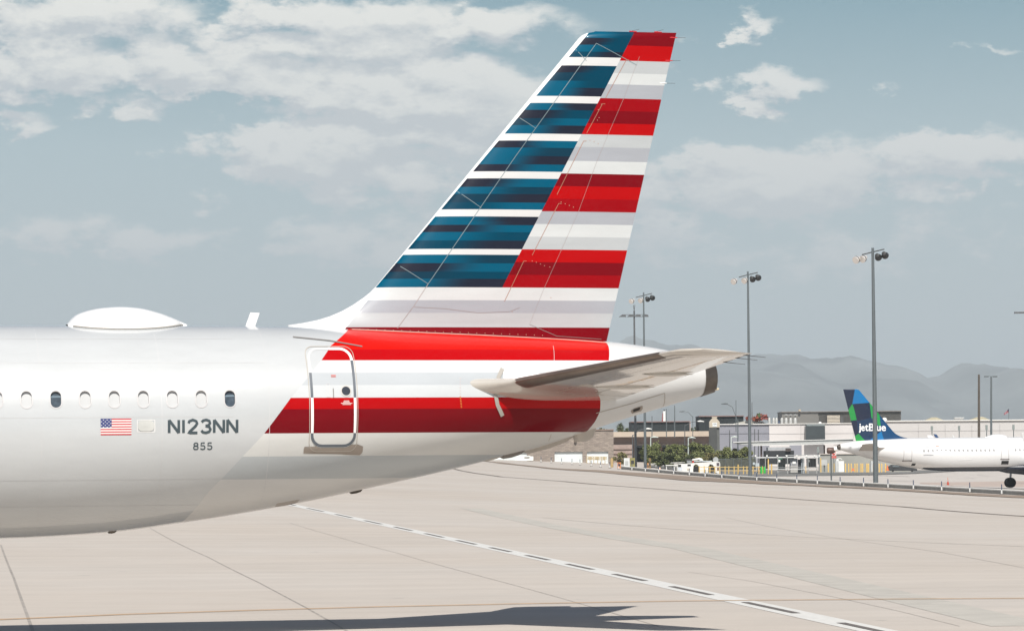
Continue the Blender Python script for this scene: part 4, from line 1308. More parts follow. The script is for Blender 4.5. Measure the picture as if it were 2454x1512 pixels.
# mast outside the frame whose lamps reach in at the right edge
b0 = sat(3900, 1810, 500); b0.z = zg(b0.x, b0.y); T = Thing('lamp_mast', b0, 'lamp mast at the right edge, only its flat lamps reach into view', 'lamp post')
top = sat(3895, 1150, 500); top.x = b0.x
m = MB(); m.tube([b0, top], [.3, .18], 10); T.part('pole', m, DKPOLE, 50)
z = sat(3860, 1170, 500).z; sc = 500 / FS_
m = MB(); m.tube([Vector((sat(3812, 1170, 500).x, 500, z)), Vector((b0.x + 3, 500, z))], .05, 6); T.part('crossbar', m, DKPOLE)
for sx in (3814, 3836, 3930): m = MB(); m.box((sat(sx, 1170, 500).x, 500, z - .08), (.75, .6, .22)); T.part('lamp', m, DKPOLE)

# ---- thin street lamps and poles further back: x, y top, y base, distance, arm (dx, dy), material
def lamp_post(sx, syt, syb, y, arm, mat, label, r=.09, head=None, grp='street lamps by the terminal'):
    p = sat(sx, syb, y); t = sat(sx, syt, y); p.z = min(p.z, t.z - 1)
    T = Thing('street_lamp', p, label, 'street lamp', grp)
    m = MB(); m.tube([p, t], [r, r * .7], 8); T.part('pole', m, mat)
    sc = y / FS_
    if arm:
        ax, ay = arm; e = t + Vector((ax * sc, 0, -ay * sc)); md = t + Vector((ax * sc * .5, 0, -ay * sc * .8))
        m = MB(); m.tube([t - Vector((0, 0, .2)), md, e], .055, 6); T.part('arm', m, mat)
        d = 1 if ax > 0 else -1
        m = MB(); m.tube([e + Vector((-d * .2, 0, 0)), e + Vector((d * .25, 0, .03)), e + Vector((d * .9, 0, -.05))], [.06, .15, .06], 8); T.part('lamp_head', m, head or PALEP, 50)


WLAMP = M('white_lamp_head', (.80, .80, .76), .5, var=.03)
for a in [(2440, 1639, 1722, 585, (8, 0), PALEP, 'pale square headed parking lamp left of the shrubs', .11, PALEP),
          (2581, 1641, 1722, 585, (7, 0), PALEP, 'pale square headed parking lamp amid the shrubs behind the tug', .11, PALEP),
          (2568, 1592, 1722, 600, (52, -12), DKPOLE, 'slim grey street lamp whose long arm ends in a white head', .09, WLAMP),
          (2372, 1630, 1735, 600, (52, -22), DKPOLE, 'slim street lamp behind the two masts with a white cobra head', .09, WLAMP),
          (2598, 1560, 1700, 690, (-33, -18), POLEM, 'thin lamp post with curved arm between the two black screens', .08, POLEM),
          (2445, 1560, 1640, 690, None, POLEM, 'leftmost thin pole crossing the left black screen', .09, None),
          (2499, 1532, 1640, 690, None, POLEM, 'thin pole beside the white stack', .09, None),
          (2530, 1520, 1640, 690, None, POLEM, 'tallest thin pole crossing the left black screen', .11, None),
          (2767, 1575, 1745, 600, (-42, -62), POLEM, 'tall slim street lamp in front of the grey terminal wall', .12, POLEM),
          (2760, 1500, 1620, 720, None, POLEM, 'thin far pole above the grey terminal wall', .09, None),
          (2820, 1508, 1600, 720, None, DKPOLE, 'thin dark far pole beside the second mast', .08, None),
          (2736, 1612, 1690, 640, None, DKPOLE, 'dark slim pole on the grey wall, left one', .10, None),
          (2742, 1638, 1690, 630, (7, 0), PALEP, 'pale lamp with short head before the grey wall', .09, PALEP),
          (2830, 1608, 1740, 640, None, DKPOLE, 'dark slim pole on the grey wall right of the second mast', .10, None),
          (2844, 1610, 1740, 640, None, DKPOLE, 'dark slim pole with a small top, next to the canopy end', .11, None),
          (3671, 1404, 1700, 560, None, M('timber_pole', (.085, .07, .055), .8, var=.2), 'tall brown wooden pole behind the far airliner', .22, None),
          (3717, 1412, 1700, 600, None, POLEM, 'tall grey pole with two small lamps behind the far airliner', .2, None)]:
    lamp_post(a[0], a[1], a[2], a[3], a[4], a[5], a[6], a[7], a[8])
for k, (sx, d) in enumerate(((3699, 600), (3731, 600))):
    p = sat(sx, 1412, d); pp = [o for o in COL.objects if o.get('label') == 'tall grey pole with two small lamps behind the far airliner'][0]
    m = MB(); m.box(p - pp.location, (.7, .5, .25)); m.box(Vector(((p.x + sat(3716, 1412, d).x) / 2, p.y, p.z + .1)) - pp.location, (abs(sat(3716, 1412, d).x - p.x), .06, .06)); m.build('lamp_head', POLEM, pp)

# ---- buildings
BRICK = M('tan_split_face_block', (.30, .255, .215), .9, var=.18, scale=1.2)


def block_mat():
    m = bpy.data.materials.new('split_face_blockwork'); m.use_nodes = True; t = m.node_tree; b = t.nodes['Principled BSDF']; q = G(t)
    x, y, z = q.sep(q.obj()); br = q.n.new('ShaderNodeTexBrick'); q.put(br.inputs['Vector'], q.comb(x, z, 0))
    br.inputs['Scale'].default_value = 1; br.inputs['Brick Width'].default_value = .6; br.inputs['Row Height'].default_value = .22; br.inputs['Mortar Size'].default_value = .02
    br.inputs['Color1'].default_value = (.33, .275, .23, 1); br.inputs['Color2'].default_value = (.23, .19, .165, 1); br.inputs['Mortar'].default_value = (.17, .15, .13, 1)
    n = q.noise(q.comb(q.m('MULTIPLY', x, .6), 0, q.m('MULTIPLY', z, 3)), 1.6, 5, .65)
    q.put(b.inputs['Base Color'], q.mix(1., br.outputs[0], q.comb(*[q.mapr(n.outputs[0], .3, .7, .8, 1.2)] * 3), 'MULTIPLY')); b.inputs['Roughness'].default_value = .9
    bb = q.n.new('ShaderNodeBump'); bb.inputs['Distance'].default_value = .08; q.put(bb.inputs['Height'], n.outputs[0]); q.put(b.inputs['Normal'], bb.outputs[0])
    return m


BLOCK = block_mat()
ROLLM = M('white_roller_door', (.66, .70, .70), .6, var=.06, scale=.6)
hy = 640
T = Thing('garage_building', sat(2140, 1745, hy), 'tan blockwork garage with white roller doors under the tail', 'building')
# wall built round the openings so the doors sit back in it
z = lambda sy: sat(2100, sy, hy).z
X = lambda sx: sat(sx, 1680, hy).x
b = MB()
def wb(x0, x1, y0, y1, d=.5): b.box(((X(x0) + X(x1)) / 2, hy + d / 2, (z(y0) + z(y1)) / 2), (X(x1) - X(x0), d, z(y0) - z(y1)))
wb(1700, 2301, 1614, 1694); wb(1976, 2079.5, 1694, 1790); wb(2184, 2200.5, 1694, 1790); wb(2281, 2301, 1694, 1790); wb(1700, 1830, 1694, 1790)
T.part('wall', b, BLOCK)
b = MB(); b.box(((X(1700) + X(2301)) / 2, hy + 12, (z(1614) + z(1790)) / 2 - .1), (X(2301) - X(1700) - .02, 23, z(1614) - z(1790) - .5)); T.part('building_core', b, BRICK)
b = MB(); b.box(((X(1698) + X(2303)) / 2, hy + 5, z(1612.5)), (X(2303) - X(1698), 10.4, .18)); T.part('parapet_cap', b, M('brown_cap', (.26, .19, .155), .8))
for nm, x0, x1 in (('a', 1830, 1976), ('b', 2079.5, 2184), ('c', 2200.5, 2281)):
    b = MB(); b.box(((X(x0) + X(x1)) / 2, hy + .42, (z(1694) + z(1790)) / 2), (X(x1) - X(x0), .08, z(1694) - z(1790))); d_ = T.part('roller_door', b, ROLLM)
    nsl = 9
    for k in range(nsl):
        m = MB(); zz_ = z(1694) - .28 - k * .42; m.box(((X(x0) + X(x1)) / 2, hy + .37, zz_), (X(x1) - X(x0), .03, .36)); T.part('slat', m, ROLLM, parent=d_)
b = MB(); pz = z(1650); b.tube([(X(2158), hy - .35, pz - .25), (X(2158), hy - .35, pz + .1)], [.26, .20], 10); b.box((X(2158), hy - .12, pz), (.2, .3, .2)); T.part('wall_lamp', b, M('rust_lamp', (.17, .09, .06), .6))
# low annex wall to its right, with a dark opening
PINK = M('pinkish_rock_wall', (.34, .265, .235), .9, var=.2, scale=.5)
T = Thing('annex_wall', sat(2337, 1745, 665), 'low pinkish wall with two ledges right of the blockwork garage', 'wall')
onebox('wall', (2301, 2372, 1667, 1752), 665, .6, PINK, T)
for r in ((2301, 2372, 1682, 1685), (2301, 2372, 1699, 1702)): onebox('ledge', r, 664.8, .25, M('wall_ledge', (.24, .18, .155), .9), T)
# flyover
BEAMT = M('sandstone_parapet', (.46, .385, .31), .9, var=.12, scale=.2); BEAMB = M('brown_girder', (.235, .165, .135), .9, var=.2, scale=.2)
T = Thing('road_bridge', sat(2480, 1745, 700), 'elevated roadway with sandy parapet and brown girder behind the shrubs', 'bridge')
onebox('parapet', (2290, 2670, 1617.5, 1637), 699.4, .6, BEAMT, T); onebox('girder', (2290, 2670, 1637, 1664), 700.6, .8, BEAMB, T)
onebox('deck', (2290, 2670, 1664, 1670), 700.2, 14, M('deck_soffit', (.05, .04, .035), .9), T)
for x0, x1 in ((2372, 2386), (2470, 2484), (2600, 2614)): onebox('pier', (x0, x1, 1670, 1762), 705, 1.6, BEAMB, T)
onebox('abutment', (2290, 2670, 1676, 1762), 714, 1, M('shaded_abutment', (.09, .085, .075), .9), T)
# black screens
SCR = M('black_mesh_screen', (.012, .018, .02), .75, var=.35, scale=.15); SCRF = M('screen_frame', (.20, .13, .12), .7); PINKE = M('pink_end_wall', (.42, .33, .30), .8)
for (x0, x1, y0, y1, lab) in ((2367, 2586, 1579, 1622, 'left black windowless block above the flyover'), (2622, 2789, 1558, 1625, 'right black windowless block behind the clock tower')):
    T = Thing('dark_building', sat((x0 + x1) / 2, 1740, 760), lab, 'building')
    b = MB(); ib(b, x0, x1, y0 + 4, 1740, 760, 14); T.part('wall', b, SCR); b = MB(); ib(b, x0 - 1, x1 + 1, y0, y0 + 3.6, 759.6, 15); T.part('roof_edge', b, SCRF)
    n = 8
    for k in range(1, n): b = MB(); xx = x0 + (x1 - x0) * k / n; ib(b, xx - .35, xx + .35, y0 + 4, y1, 759.9, .09); T.part('mullion', b, M('dark_mullion', (.03, .035, .035), .6))
    if x0 < 2500: b = MB(); ib(b, 2586.5, 2590, y0, 1700, 760, 12); T.part('end_wall', b, PINKE)
# white stack with its red lattice
T = Thing('stack', sat(2489, 1700, 900), 'white chimney stack with a red lattice ladder and dark cap', 'chimney')
b = MB(); p = sat(2491, 1590, 900); p1 = sat(2491, 1541, 900); b.tube([p, p1], [.35, .33], 12); T.part('shaft', b, M('stack_white', (.74, .76, .74), .6), 50)
b = MB(); b.tube([p1, p1 + Vector((0, 0, .35))], [.15, .25], 8); T.part('cap', b, DKPOLE)
b = MB(); b.tube([sat(2483, 1590, 900), sat(2486, 1548, 900)], [.14, .08], 5)
for k in range(8): q = sat(2483.5 + .3 * k, 1588 - 5 * k, 900); b.box(q, (.45, .3, .10))
T.part('lattice', b, M('rust_red', (.30, .06, .06), .7)); b = MB(); b.tube([sat(2489, 1740, 900), sat(2489, 1592, 900)], [.9, .9], 10); T.part('base_shaft', b, DKPOLE)

# clock tower
CL = M('clock_stone', (.46, .41, .33), .85, var=.1, scale=.6); CD = M('dark_cladding', (.055, .058, .056), .6, var=.2, scale=.3)
cy = 640; T = Thing('clock_tower', sat(2680, 1745, cy), 'small clock tower, cream clock head on a dark square shaft', 'clock tower')
b = MB(); ib(b, 2660, 2689, 1603, 1762, cy, 1.2); T.part('shaft', b, CD); b = MB(); ib(b, 2689.3, 2699, 1603, 1762, cy + .3, .9); T.part('side_panel', b, M('lighter_cladding', (.10, .105, .10), .6))
def pts(lst, y): return [(sat(a, c, y).x, sat(a, c, y).z) for a, c in lst]
b = MB(); b.prism(pts([(2660, 1602), (2660, 1582), (2668, 1571), (2690, 1571), (2699, 1582), (2699, 1602)], cy), 1.3, 'y', cy - .05); hd = T.part('clock_head', b, CL)
for y0, y1, x0, x1 in ((1562, 1565, 2669.5, 2689.5), (1565.5, 1568, 2671, 2688), (1568.5, 1570.7, 2669.5, 2689)): b = MB(); ib(b, x0, x1, y0, y1, cy, 1.1); T.part('cornice', b, CL)
c = sat(2680, 1592, cy); b = MB(); r = 7.2 * cy / FS_
b.box((c.x, cy - .08, c.z), (2.35 * r, .04, 2.1 * r)); T.part('clock_face', b, M('clock_white', (.72, .75, .75), .5, var=.02))
for a, l in ((2.1, .9), (.95, .62)):
    b = MB(); e = Vector((math.sin(a), 0, math.cos(a))) * r * l; b.tube([Vector((c.x, cy - .13, c.z)), Vector((c.x, cy - .13, c.z)) + (e if l < .8 else Vector((r * .85, 0, r * .55)))], .03, 5); T.part('clock_hand', b, LAMPB)
b = MB(); b.tube([Vector((c.x, cy - .13, c.z)), Vector((c.x - r * .6, cy - .13, c.z + r * .6))], .03, 5); T.part('clock_hand', b, LAMPB)
for k in range(12):
    a = PI / 6 * k; b = MB(); b.box((c.x + math.sin(a) * r * .95, cy - .12, c.z + math.cos(a) * r * .88), (.05, .04, .05)); T.part('hour_mark', b, LAMPB)

# terminal: grey part and long white wall
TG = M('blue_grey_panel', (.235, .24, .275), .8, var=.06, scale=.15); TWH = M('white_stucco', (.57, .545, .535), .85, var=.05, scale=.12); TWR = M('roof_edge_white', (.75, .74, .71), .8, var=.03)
ty = 750; T = Thing('terminal_building', sat(3300, 1740, ty), 'long white terminal with a blue grey left wing behind the far airliner', 'building')
onebox('grey_wing', (2699, 2885, 1591, 1770), ty, 26, TG, T); 
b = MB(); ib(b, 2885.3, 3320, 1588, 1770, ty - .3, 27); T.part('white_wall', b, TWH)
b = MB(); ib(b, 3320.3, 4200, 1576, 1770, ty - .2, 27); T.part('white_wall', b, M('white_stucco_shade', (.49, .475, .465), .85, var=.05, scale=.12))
b = MB(); ib(b, 2699, 2885, 1588.6, 1591.3, ty - .4, 3); T.part('roof_edge', b, TWR); b = MB(); ib(b, 2885, 3320, 1586.3, 1588.4, ty - .6, 3); T.part('roof_edge', b, TWR); b = MB(); ib(b, 3320, 4200, 1573, 1576.2, ty - .6, 3); T.part('roof_edge', b, TWR)
LINE = M('panel_joint_line', (.36, .35, .35), .8)
b = MB(); ib(b, 2885.5, 3320, 1624.6, 1625.6, ty - .36, .1); T.part('panel_joint', b, LINE); b = MB(); ib(b, 3320.5, 4200, 1613, 1614, ty - .26, .1); T.part('panel_joint', b, LINE)
b = MB(); ib(b, 2699, 2885, 1624.6, 1625.6, ty - .1, .14); T.part('panel_joint', b, M('grey_joint', (.17, .17, .19), .8))
for x in (3003, 3200, 3445, 3545, 3645, 3750): b = MB(); ib(b, x, x + .8, 1590, 1740, ty - .38, .07); T.part('panel_joint', b, LINE)
DG = M('dark_glass_box', (.042, .052, .056), .35, var=.2, scale=.3)
b = MB(); ib(b, 3021, 3094, 1597, 1650, ty - 3, 3.2); bx = T.part('dark_bay', b, DG); b = MB(); ib(b, 3025, 3094, 1590, 1596.6, ty - 2.9, 3); T.part('bay_top', b, M('bay_top_grey', (.20, .23, .23), .5), parent=bx)
for r in ((2961, 3006, 1669, 1706),): onebox('grey_panel', r, ty - .45, .2, TG, T)
# louvred plant room on the roof
LV = M('brown_grey_siding', (.155, .15, .138), .8, var=.06, scale=.3)
T = Thing('plant_room', sat(3150, 1590, 768), 'brown grey ribbed plant room on the terminal roof behind the blue tail', 'building')
onebox('wall', (2932, 3069, 1543.5, 1592), 768, 12, LV, T); onebox('wall', (3069.2, 3379, 1543, 1592), 768.3, 12, M('ribbed_siding', (.19, .185, .172), .8, var=.05), T); onebox('roof_edge', (2930, 3381, 1541, 1543.3), 767.6, 13, M('siding_cap', (.24, .22, .20), .7), T)
for k in range(13):
    b = MB(); ib(b, 3071, 3378, 1546.5 + k * 3.4, 1548.2 + k * 3.4, 768.15, .14); T.part('rib', b, M('siding_rib', (.115, .11, .10), .8))
b = MB(); ib(b, 3102, 3150, 1557, 1588, 766.8, 1.0); lo = T.part('louvre_box', b, M('louvre_dark', (.10, .05, .045), .8))
for k in range(6): b = MB(); ib(b, 3102, 3150, 1557.5 + k * 5.1, 1560.3 + k * 5.1, 766.4, .5); T.part('louvre', b, M('cream_louvre', (.62, .56, .46), .7), parent=lo)
onebox('vent_box', (3151, 3163, 1560, 1586), 767, 1, M('vent_grey', (.075, .075, .075), .7), T)
T2 = Thing('rooftop_unit', sat(2998, 1541, 767), 'small sand coloured box on the plant room roof', 'vent'); onebox('casing', (2995, 3003, 1535, 1541), 767, 1, M('sand_box', (.46, .37, .25), .8), T2)
T2 = Thing('rooftop_dish', sat(3317, 1586, 748), 'white domed roof unit at the right of the blue fin', 'vent')
b = MB(); p = sat(3317, 1575, 748); b.lathe([(.0, .55), (.35, .45), (.55, .1), (.5, -.3), (.15, -.65)][::-1], 12, 'z', p); T2.part('dome', b, TWR, 50)
T2 = Thing('rooftop_dish', sat(3075, 1588, 748), 'small white dome on the roof above the dark bay', 'vent')
b = MB(); p = sat(3075, 1586, 748); b.lathe([(.35, -.1), (.33, .1), (.2, .25), (.02, .3)], 12, 'z', p); T2.part('dome', b, TWR, 50)
# tanks and mushroom vents on the roof
TANK = M('zinc_tank', (.45, .45, .43), .45, .3, var=.12, scale=1)
for i, (x, w_) in enumerate([(2885, 11), (2901, 11), (2912, 11), (2932, 11), (2948, 12), (2965, 12), (2982, 13), (2921, 6)]):
    wy = ty + 4; sc = wy / FS_; p = sat(x, 1590, wy); t = sat(x, 1567, wy)
    labs = ['leftmost zinc tank on the terminal roof', 'second zinc tank from the left on the roof', 'third zinc tank from the left on the roof', 'zinc tank left of the plant room edge', 'zinc tank under a flat mushroom vent, left of three', 'zinc tank under a mushroom vent, middle of three', 'rightmost tall zinc tank on the terminal roof', 'small dark blue canister between the zinc tanks']
    T = Thing('roof_tank', p, labs[i], 'tank', 'tanks on the terminal roof' if i < 7 else None); r = w_ * sc / 2
    if i == 7: t = sat(x, 1577, wy)
    b = MB(); b.tube([p - Vector((0, 0, .3)), t - Vector((0, 0, .15)), t + Vector((0, 0, .02))], [r, r, r * .7], 14); T.part('tank_body', b, TANK if i < 7 else DBLUE, 50)
for i, x in enumerate((2948, 2964, 2982)):
    p = sat(x, 1555.5, 762); T = Thing('roof_vent', sat(x, 1590, 762), ['left', 'middle', 'right'][i] + ' flat white mushroom vent above the roof tanks', 'vent', 'mushroom vents on the roof')
    b = MB(); b.lathe([(.48, -.06), (.50, .0), (.3, .12), (.05, .16)], 12, 'z', p); T.part('cap', b, TANK, 50); b = MB(); b.tube([sat(x, 1590, 762), p], .07, 6); T.part('stem', b, POLEM)
# rooftop red foliage sculpture: crumpled red and orange cloth heap with a green piece
def crumple(c, rx, rz, n, seed, ry=.8):
    r_ = random.Random(seed); b = MB()
    for k in range(n):
        a = r_.uniform(0, 2 * PI); e = r_.uniform(-.4, 1); q = Vector((math.cos(a) * rx * r_.uniform(.2, 1), r_.uniform(-ry, ry), e * rz * r_.uniform(.3, 1)))
        s = r_.uniform(.18, .42); d1 = Vector((r_.gauss(0, 1), r_.gauss(0, 1), r_.gauss(0, 1))).normalized() * s; d2 = Vector((r_.gauss(0, 1), r_.gauss(0, 1), r_.gauss(0, 1))).normalized() * s
        b.add([c + q - d1, c + q + d2, c + q + d1, c + q - d2 * .8], [(0, 1, 2, 3)])
    return b


T = Thing('rooftop_sculpture', sat(2840, 1588, 755), 'crumpled red and orange sculpture with a green crest on the terminal roof', 'sculpture')
T.part('orange_mass', crumple(sat(2840, 1573, 755), 1.1, .8, 120, 5), M('orange_red', (.30, .07, .03), .7, var=.4, scale=2))
T.part('red_mass', crumple(sat(2865, 1567, 755), .85, .8, 90, 6), M('soft_red', (.28, .075, .06), .7, var=.3, scale=2)); T.part('red_mass', crumple(sat(2806, 1571, 755), .5, .5, 50, 7), M('deep_red_brown', (.22, .05, .03), .7, var=.3, scale=2))
T.part('green_crest', crumple(sat(2846, 1559, 755), .45, .45, 50, 8), M('crest_green', (.07, .12, .04), .8, var=.3))
b = MB(); b.prism(pts([(2745, 1590), (2770, 1583), (2800, 1577), (2860, 1580), (2875, 1589)], 756), 3, 'y', 756); T.part('plinth', b, M('plinth_sand', (.42, .41, .36), .85, var=.1))
# tan tent roofs at the far right
TENT = M('tan_tent_roof', (.43, .39, .27), .8, var=.06)
for lab, L_ in (('left tan shallow pyramid roof above the white wall', [(3440, 1579), (3480, 1568), (3493, 1564.5), (3503, 1564.5), (3515, 1568), (3548, 1575), (3552, 1579)]), ('right tan shallow pyramid roof above the white wall', [(3605, 1577), (3650, 1567), (3662, 1562.5), (3676, 1562.5), (3700, 1569), (3722, 1575), (3724, 1577)])):
    T = Thing('tent_roof', sat(L_[3][0], 1580, 770), lab, 'roof', 'tan roofs above the terminal wall')
    P_ = pts(L_, 770); zb_ = P_[0][1] - .5; y_ = 770; apex = P_[len(P_) // 2 - 1]; b = MB(); x0, x1 = P_[0][0], P_[-1][0]; xm = (P_[3][0]); zt_ = P_[3][1]
    b.add([(x0, y_ - 5, zb_), (x1, y_ - 5, zb_), (x1, y_ + 5, zb_), (x0, y_ + 5, zb_), (xm - .5, y_ - .5, zt_), (xm + .5, y_ - .5, zt_), (xm + .5, y_ + .5, zt_), (xm - .5, y_ + .5, zt_)], [(0, 1, 5, 4), (1, 2, 6, 5), (2, 3, 7, 6), (3, 0, 4, 7), (4, 5, 6, 7), (3, 2, 1, 0)])
    T.part('roof_panel', b, TENT)
T = Thing('rooftop_unit', sat(3597, 1579, 765), 'white flat box on the terminal roof between two tan roofs', 'vent'); onebox('casing', (3582, 3614, 1567, 1578), 765, 2, TWR, T); onebox('lid', (3580, 3616, 1565, 1567), 764.6, 2.6, WLAMP, T)
T = Thing('flagpole', sat(3779, 1575, 780), 'small distant red and white flag on its pole above the terminal', 'flag')
b = MB(); b.tube([sat(3783, 1600, 780), sat(3783, 1530, 780)], .045, 6); T.part('pole', b, POLEM)
b = MB(); n = 8; vs = []
for i in range(n + 1):
    u = i / n
    for sx, sy in ((3783 - 18 * u, 1533 + 16 * u), (3783 - 18 * u, 1546 + 10 * u)): p = sat(sx, sy, 780); vs.append((p.x, p.y + .3 * math.sin(u * 7), p.z))
b.add(vs, [(2 * i, 2 * i + 2, 2 * i + 3, 2 * i + 1) for i in range(n)]); T.part('flag', b, M('faded_flag', (.45, .20, .22), .8, var=.3, scale=3))
b = MB(); b.add([tuple(Vector(p)) for p in (vs[0], vs[4], (Vector(vs[5]) + Vector(vs[4])) / 2, (Vector(vs[0]) + Vector(vs[1])) / 2)], [(0, 1, 2, 3)]); b.v = [(x, y - .06, z_) for x, y, z_ in b.v]; T.part('canton', b, M('navy_canton', (.05, .05, .10), .8))
# wall mounted flood lamps along the white wall
for i, (x, y0, y1) in enumerate([(3495, 1597, 1613), (3597, 1596, 1613), (3700, 1593, 1612), (3801, 1592, 1611), (3068, 1675, 1696)]):
    d = 700; T = Thing('lot_lamp', sat(x, 1725, d), ['grey box lamp standing before the white wall above the far airliner, ' + w_ for w_ in ('leftmost', 'second from left', 'third from left', 'rightmost')][i] if i < 4 else 'grey box lamp on a post left of the far airliner', 'lamp post', 'grey box lamps before the terminal wall')
    b = MB(); ib(b, x - 4, x + 4, y0, y1, d, .3); T.part('lamp_box', b, M('box_lamp_grey', (.20, .23, .22), .6)); b = MB(); b.tube([sat(x, 1740, d), sat(x, y1, d)], .09, 6); T.part('pole', b, POLEM)
# winglets of aircraft parked behind
for lab, L_, c_ in (('dark blue winglet tip rising behind the far airliner', [(3500, 1626), (3513, 1629), (3523, 1645), (3512, 1645), (3505, 1636)], (.02, .06, .16)), ('white and grey winglet tip rising behind the far airliner', [(3571, 1630), (3576, 1632), (3583, 1645), (3576, 1645)], (.6, .62, .62)), ('dark fin tip at the right edge behind the far airliner', [(3830, 1622), (3850, 1622), (3860, 1648), (3842, 1648)], (.015, .012, .03))):
    T = Thing('winglet', sat(L_[0][0], 1645, 470), lab, 'airplane part'); P_ = pts(L_, 470); b = MB(); b.prism(P_, .12, 'y', 470); T.part('blade', b, M('winglet_' + str(int(c_[2] * 1000)), c_, .5))

# ---- long thin canopy on posts and the security gate under it
CAN = M('canopy_white', (.68, .68, .66), .7, var=.05); CANG = M('canopy_underside', (.40, .41, .40), .7, var=.06)
T = Thing('parking_canopy', sat(2990, 1730, 600), 'long thin white canopy roof on brown posts in front of the terminal', 'canopy')
b = MB(); P_ = pts([(2750, 1658.5), (2830, 1656), (3040, 1650.5), (3200, 1646), (3200, 1656), (3040, 1664), (2830, 1668), (2782, 1666.5)], 600)
b.prism(P_, 4, 'y', 600); T.part('roof', b, CANG)
b = MB(); b.prism(pts([(2749, 1659.4), (2830, 1656.4), (3040, 1651), (3200, 1646.6), (3200, 1644.4), (3040, 1648.6), (2830, 1654), (2749, 1656.2)], 599.9), 4.4, 'y', 599.8); T.part('roof_edge', b, CAN)
b = MB(); b.prism(pts([(2822, 1671.5), (2822, 1668.3), (3040, 1664.2), (3150, 1660), (3150, 1662.6), (3040, 1667)], 599.6), .4, 'y', 599.5); T.part('gutter', b, CAN)
for x0, x1 in ((2852, 2858.5), (3089, 3094.5)): onebox('post', (x0, x1, 1668, 1745), 601.5, .3, M('brown_post', (.15, .105, .09), .7), T)
T = Thing('dark_trailer', sat(2925, 1745, 590), 'grey roofed trailer with a black band behind the security gate', 'trailer')
onebox('roof', (2880, 2966, 1676, 1688), 590, 4, M('trailer_grey', (.40, .41, .42), .7), T); onebox('body', (2871, 2978, 1689, 1740), 589.5, 5, M('trailer_black', (.022, .024, .026), .6), T); onebox('awning', (2946, 2966, 1680, 1692), 589, .4, M('awning_brown', (.07, .055, .05), .8), T)
gy = 545
T = Thing('security_gate', sat(2955, 1760, gy), 'open steel security gate structure with a flat roof beam and small lamps', 'gate')
onebox('roof_beam', (2834, 3076, 1712, 1716), gy, 3, M('gate_white', (.62, .63, .62), .6, var=.08), T)
onebox('top_rail', (2945, 3076, 1704.5, 1707), gy + 2, .2, M('gate_grey', (.30, .31, .31), .6), T); onebox('low_rail', (2866, 3066, 1757, 1759.3), gy - .2, .12, M('gate_white', (.6, .6, .6)), T); onebox('mid_rail', (2900, 3070, 1750.5, 1751.8), gy + .4, .08, M('gate_grey', (.3, .3, .3)), T)
for x in (2836, 2870, 2917, 2953, 3012, 3030, 3063): b = MB(); b.tube([sat(x, 1775, gy), sat(x, 1714, gy)], .055, 6); T.part('post', b, M('gate_post', (.42, .43, .42), .6))
for x in (2833, 2876, 2915, 2950, 2988, 3024, 3055, 3072):
    b = MB(); p = sat(x, 1708.5, gy); b.box(p, (.22, .2, .22)); b.tube([sat(x, 1713, gy), p], .035, 5); T.part('gate_lamp', b, WLAMP)
for x0, x1, m_ in ((2848, 2880, 'a'), (2917, 2945, 'b')): onebox('mesh_panel', (x0, x1, 1718, 1762), gy + 2.2, .05, M('mesh_grey', (.20, .205, .195), .8, var=.2, scale=1), T)
T = Thing('guard_booth', sat(2978, 1765, gy + 1), 'grey guard booth with a small white notice in the security gate', 'booth')
onebox('wall', (2965, 2991, 1718, 1775), gy + .6, 2.2, M('booth_grey', (.27, .28, .30), .7), T); onebox('door', (2992, 3004, 1722, 1775), gy + 1, .1, M('booth_door', (.05, .055, .06), .5), T); onebox('side_wall', (3004.5, 3016, 1718, 1775), gy + .7, 1.8, M('booth_blue_grey', (.26, .29, .31), .7), T)
onebox('notice', (2972, 2984, 1729, 1739), gy + .5, .06, WLAMP, T); onebox('lower_panel', (2964, 2991, 1745, 1775), gy + .45, .1, M('booth_sand', (.38, .37, .35), .8), T)
T = Thing('inspection_cabin', sat(3046, 1762, gy + 2), 'dark framed glass cabin at the right end of the security gate', 'booth'); onebox('glazing', (3028, 3060, 1718, 1752), gy + 1.6, 2, M('cabin_glass', (.085, .085, .08), .3, var=.25, scale=2), T)
for x in (3028, 3038, 3049, 3060): onebox('frame', (x - .6, x + .6, 1716, 1754), gy + 1.5, .1, M('gate_grey', (.3, .3, .3)), T)
onebox('notice', (3031, 3037.5, 1723, 1732), gy + 1.35, .05, WLAMP, T)
T = Thing('power_cabinet', sat(2840, 1765, gy - 2), 'pale grey metal cabinet on a stand by the yellow railing', 'cabinet'); onebox('cabinet', (2833, 2847, 1736, 1748), gy - 2, .5, M('cab_grey', (.45, .50, .52), .6), T); b = MB(); b.tube([sat(2840, 1772, gy - 1.8), sat(2840, 1748, gy - 1.8)], .07, 6); T.part('stand', b, POLEM)
T = Thing('notice_board', sat(2829, 1740, gy - 2.5), 'small pale notice plate left of the grey cabinet', 'sign'); onebox('plate', (2823, 2831, 1733, 1742), gy - 2.5, .05, M('cab_grey', (.45, .5, .52)), T); b = MB(); b.tube([sat(2827, 1772, gy - 2.4), sat(2827, 1741, gy - 2.4)], .04, 5); T.part('post', b, POLEM)
onT = Thing('green_sign', sat(2927, 1722, gy), 'small dark green sign with white plate hanging in the gate', 'sign'); onebox('green_plate', (2919, 2934, 1717, 1722), gy - .1, .05, M('sign_green', (.03, .12, .07), .6), onT); onebox('white_plate', (2919, 2926, 1723, 1732), gy - .1, .05, WLAMP, onT)

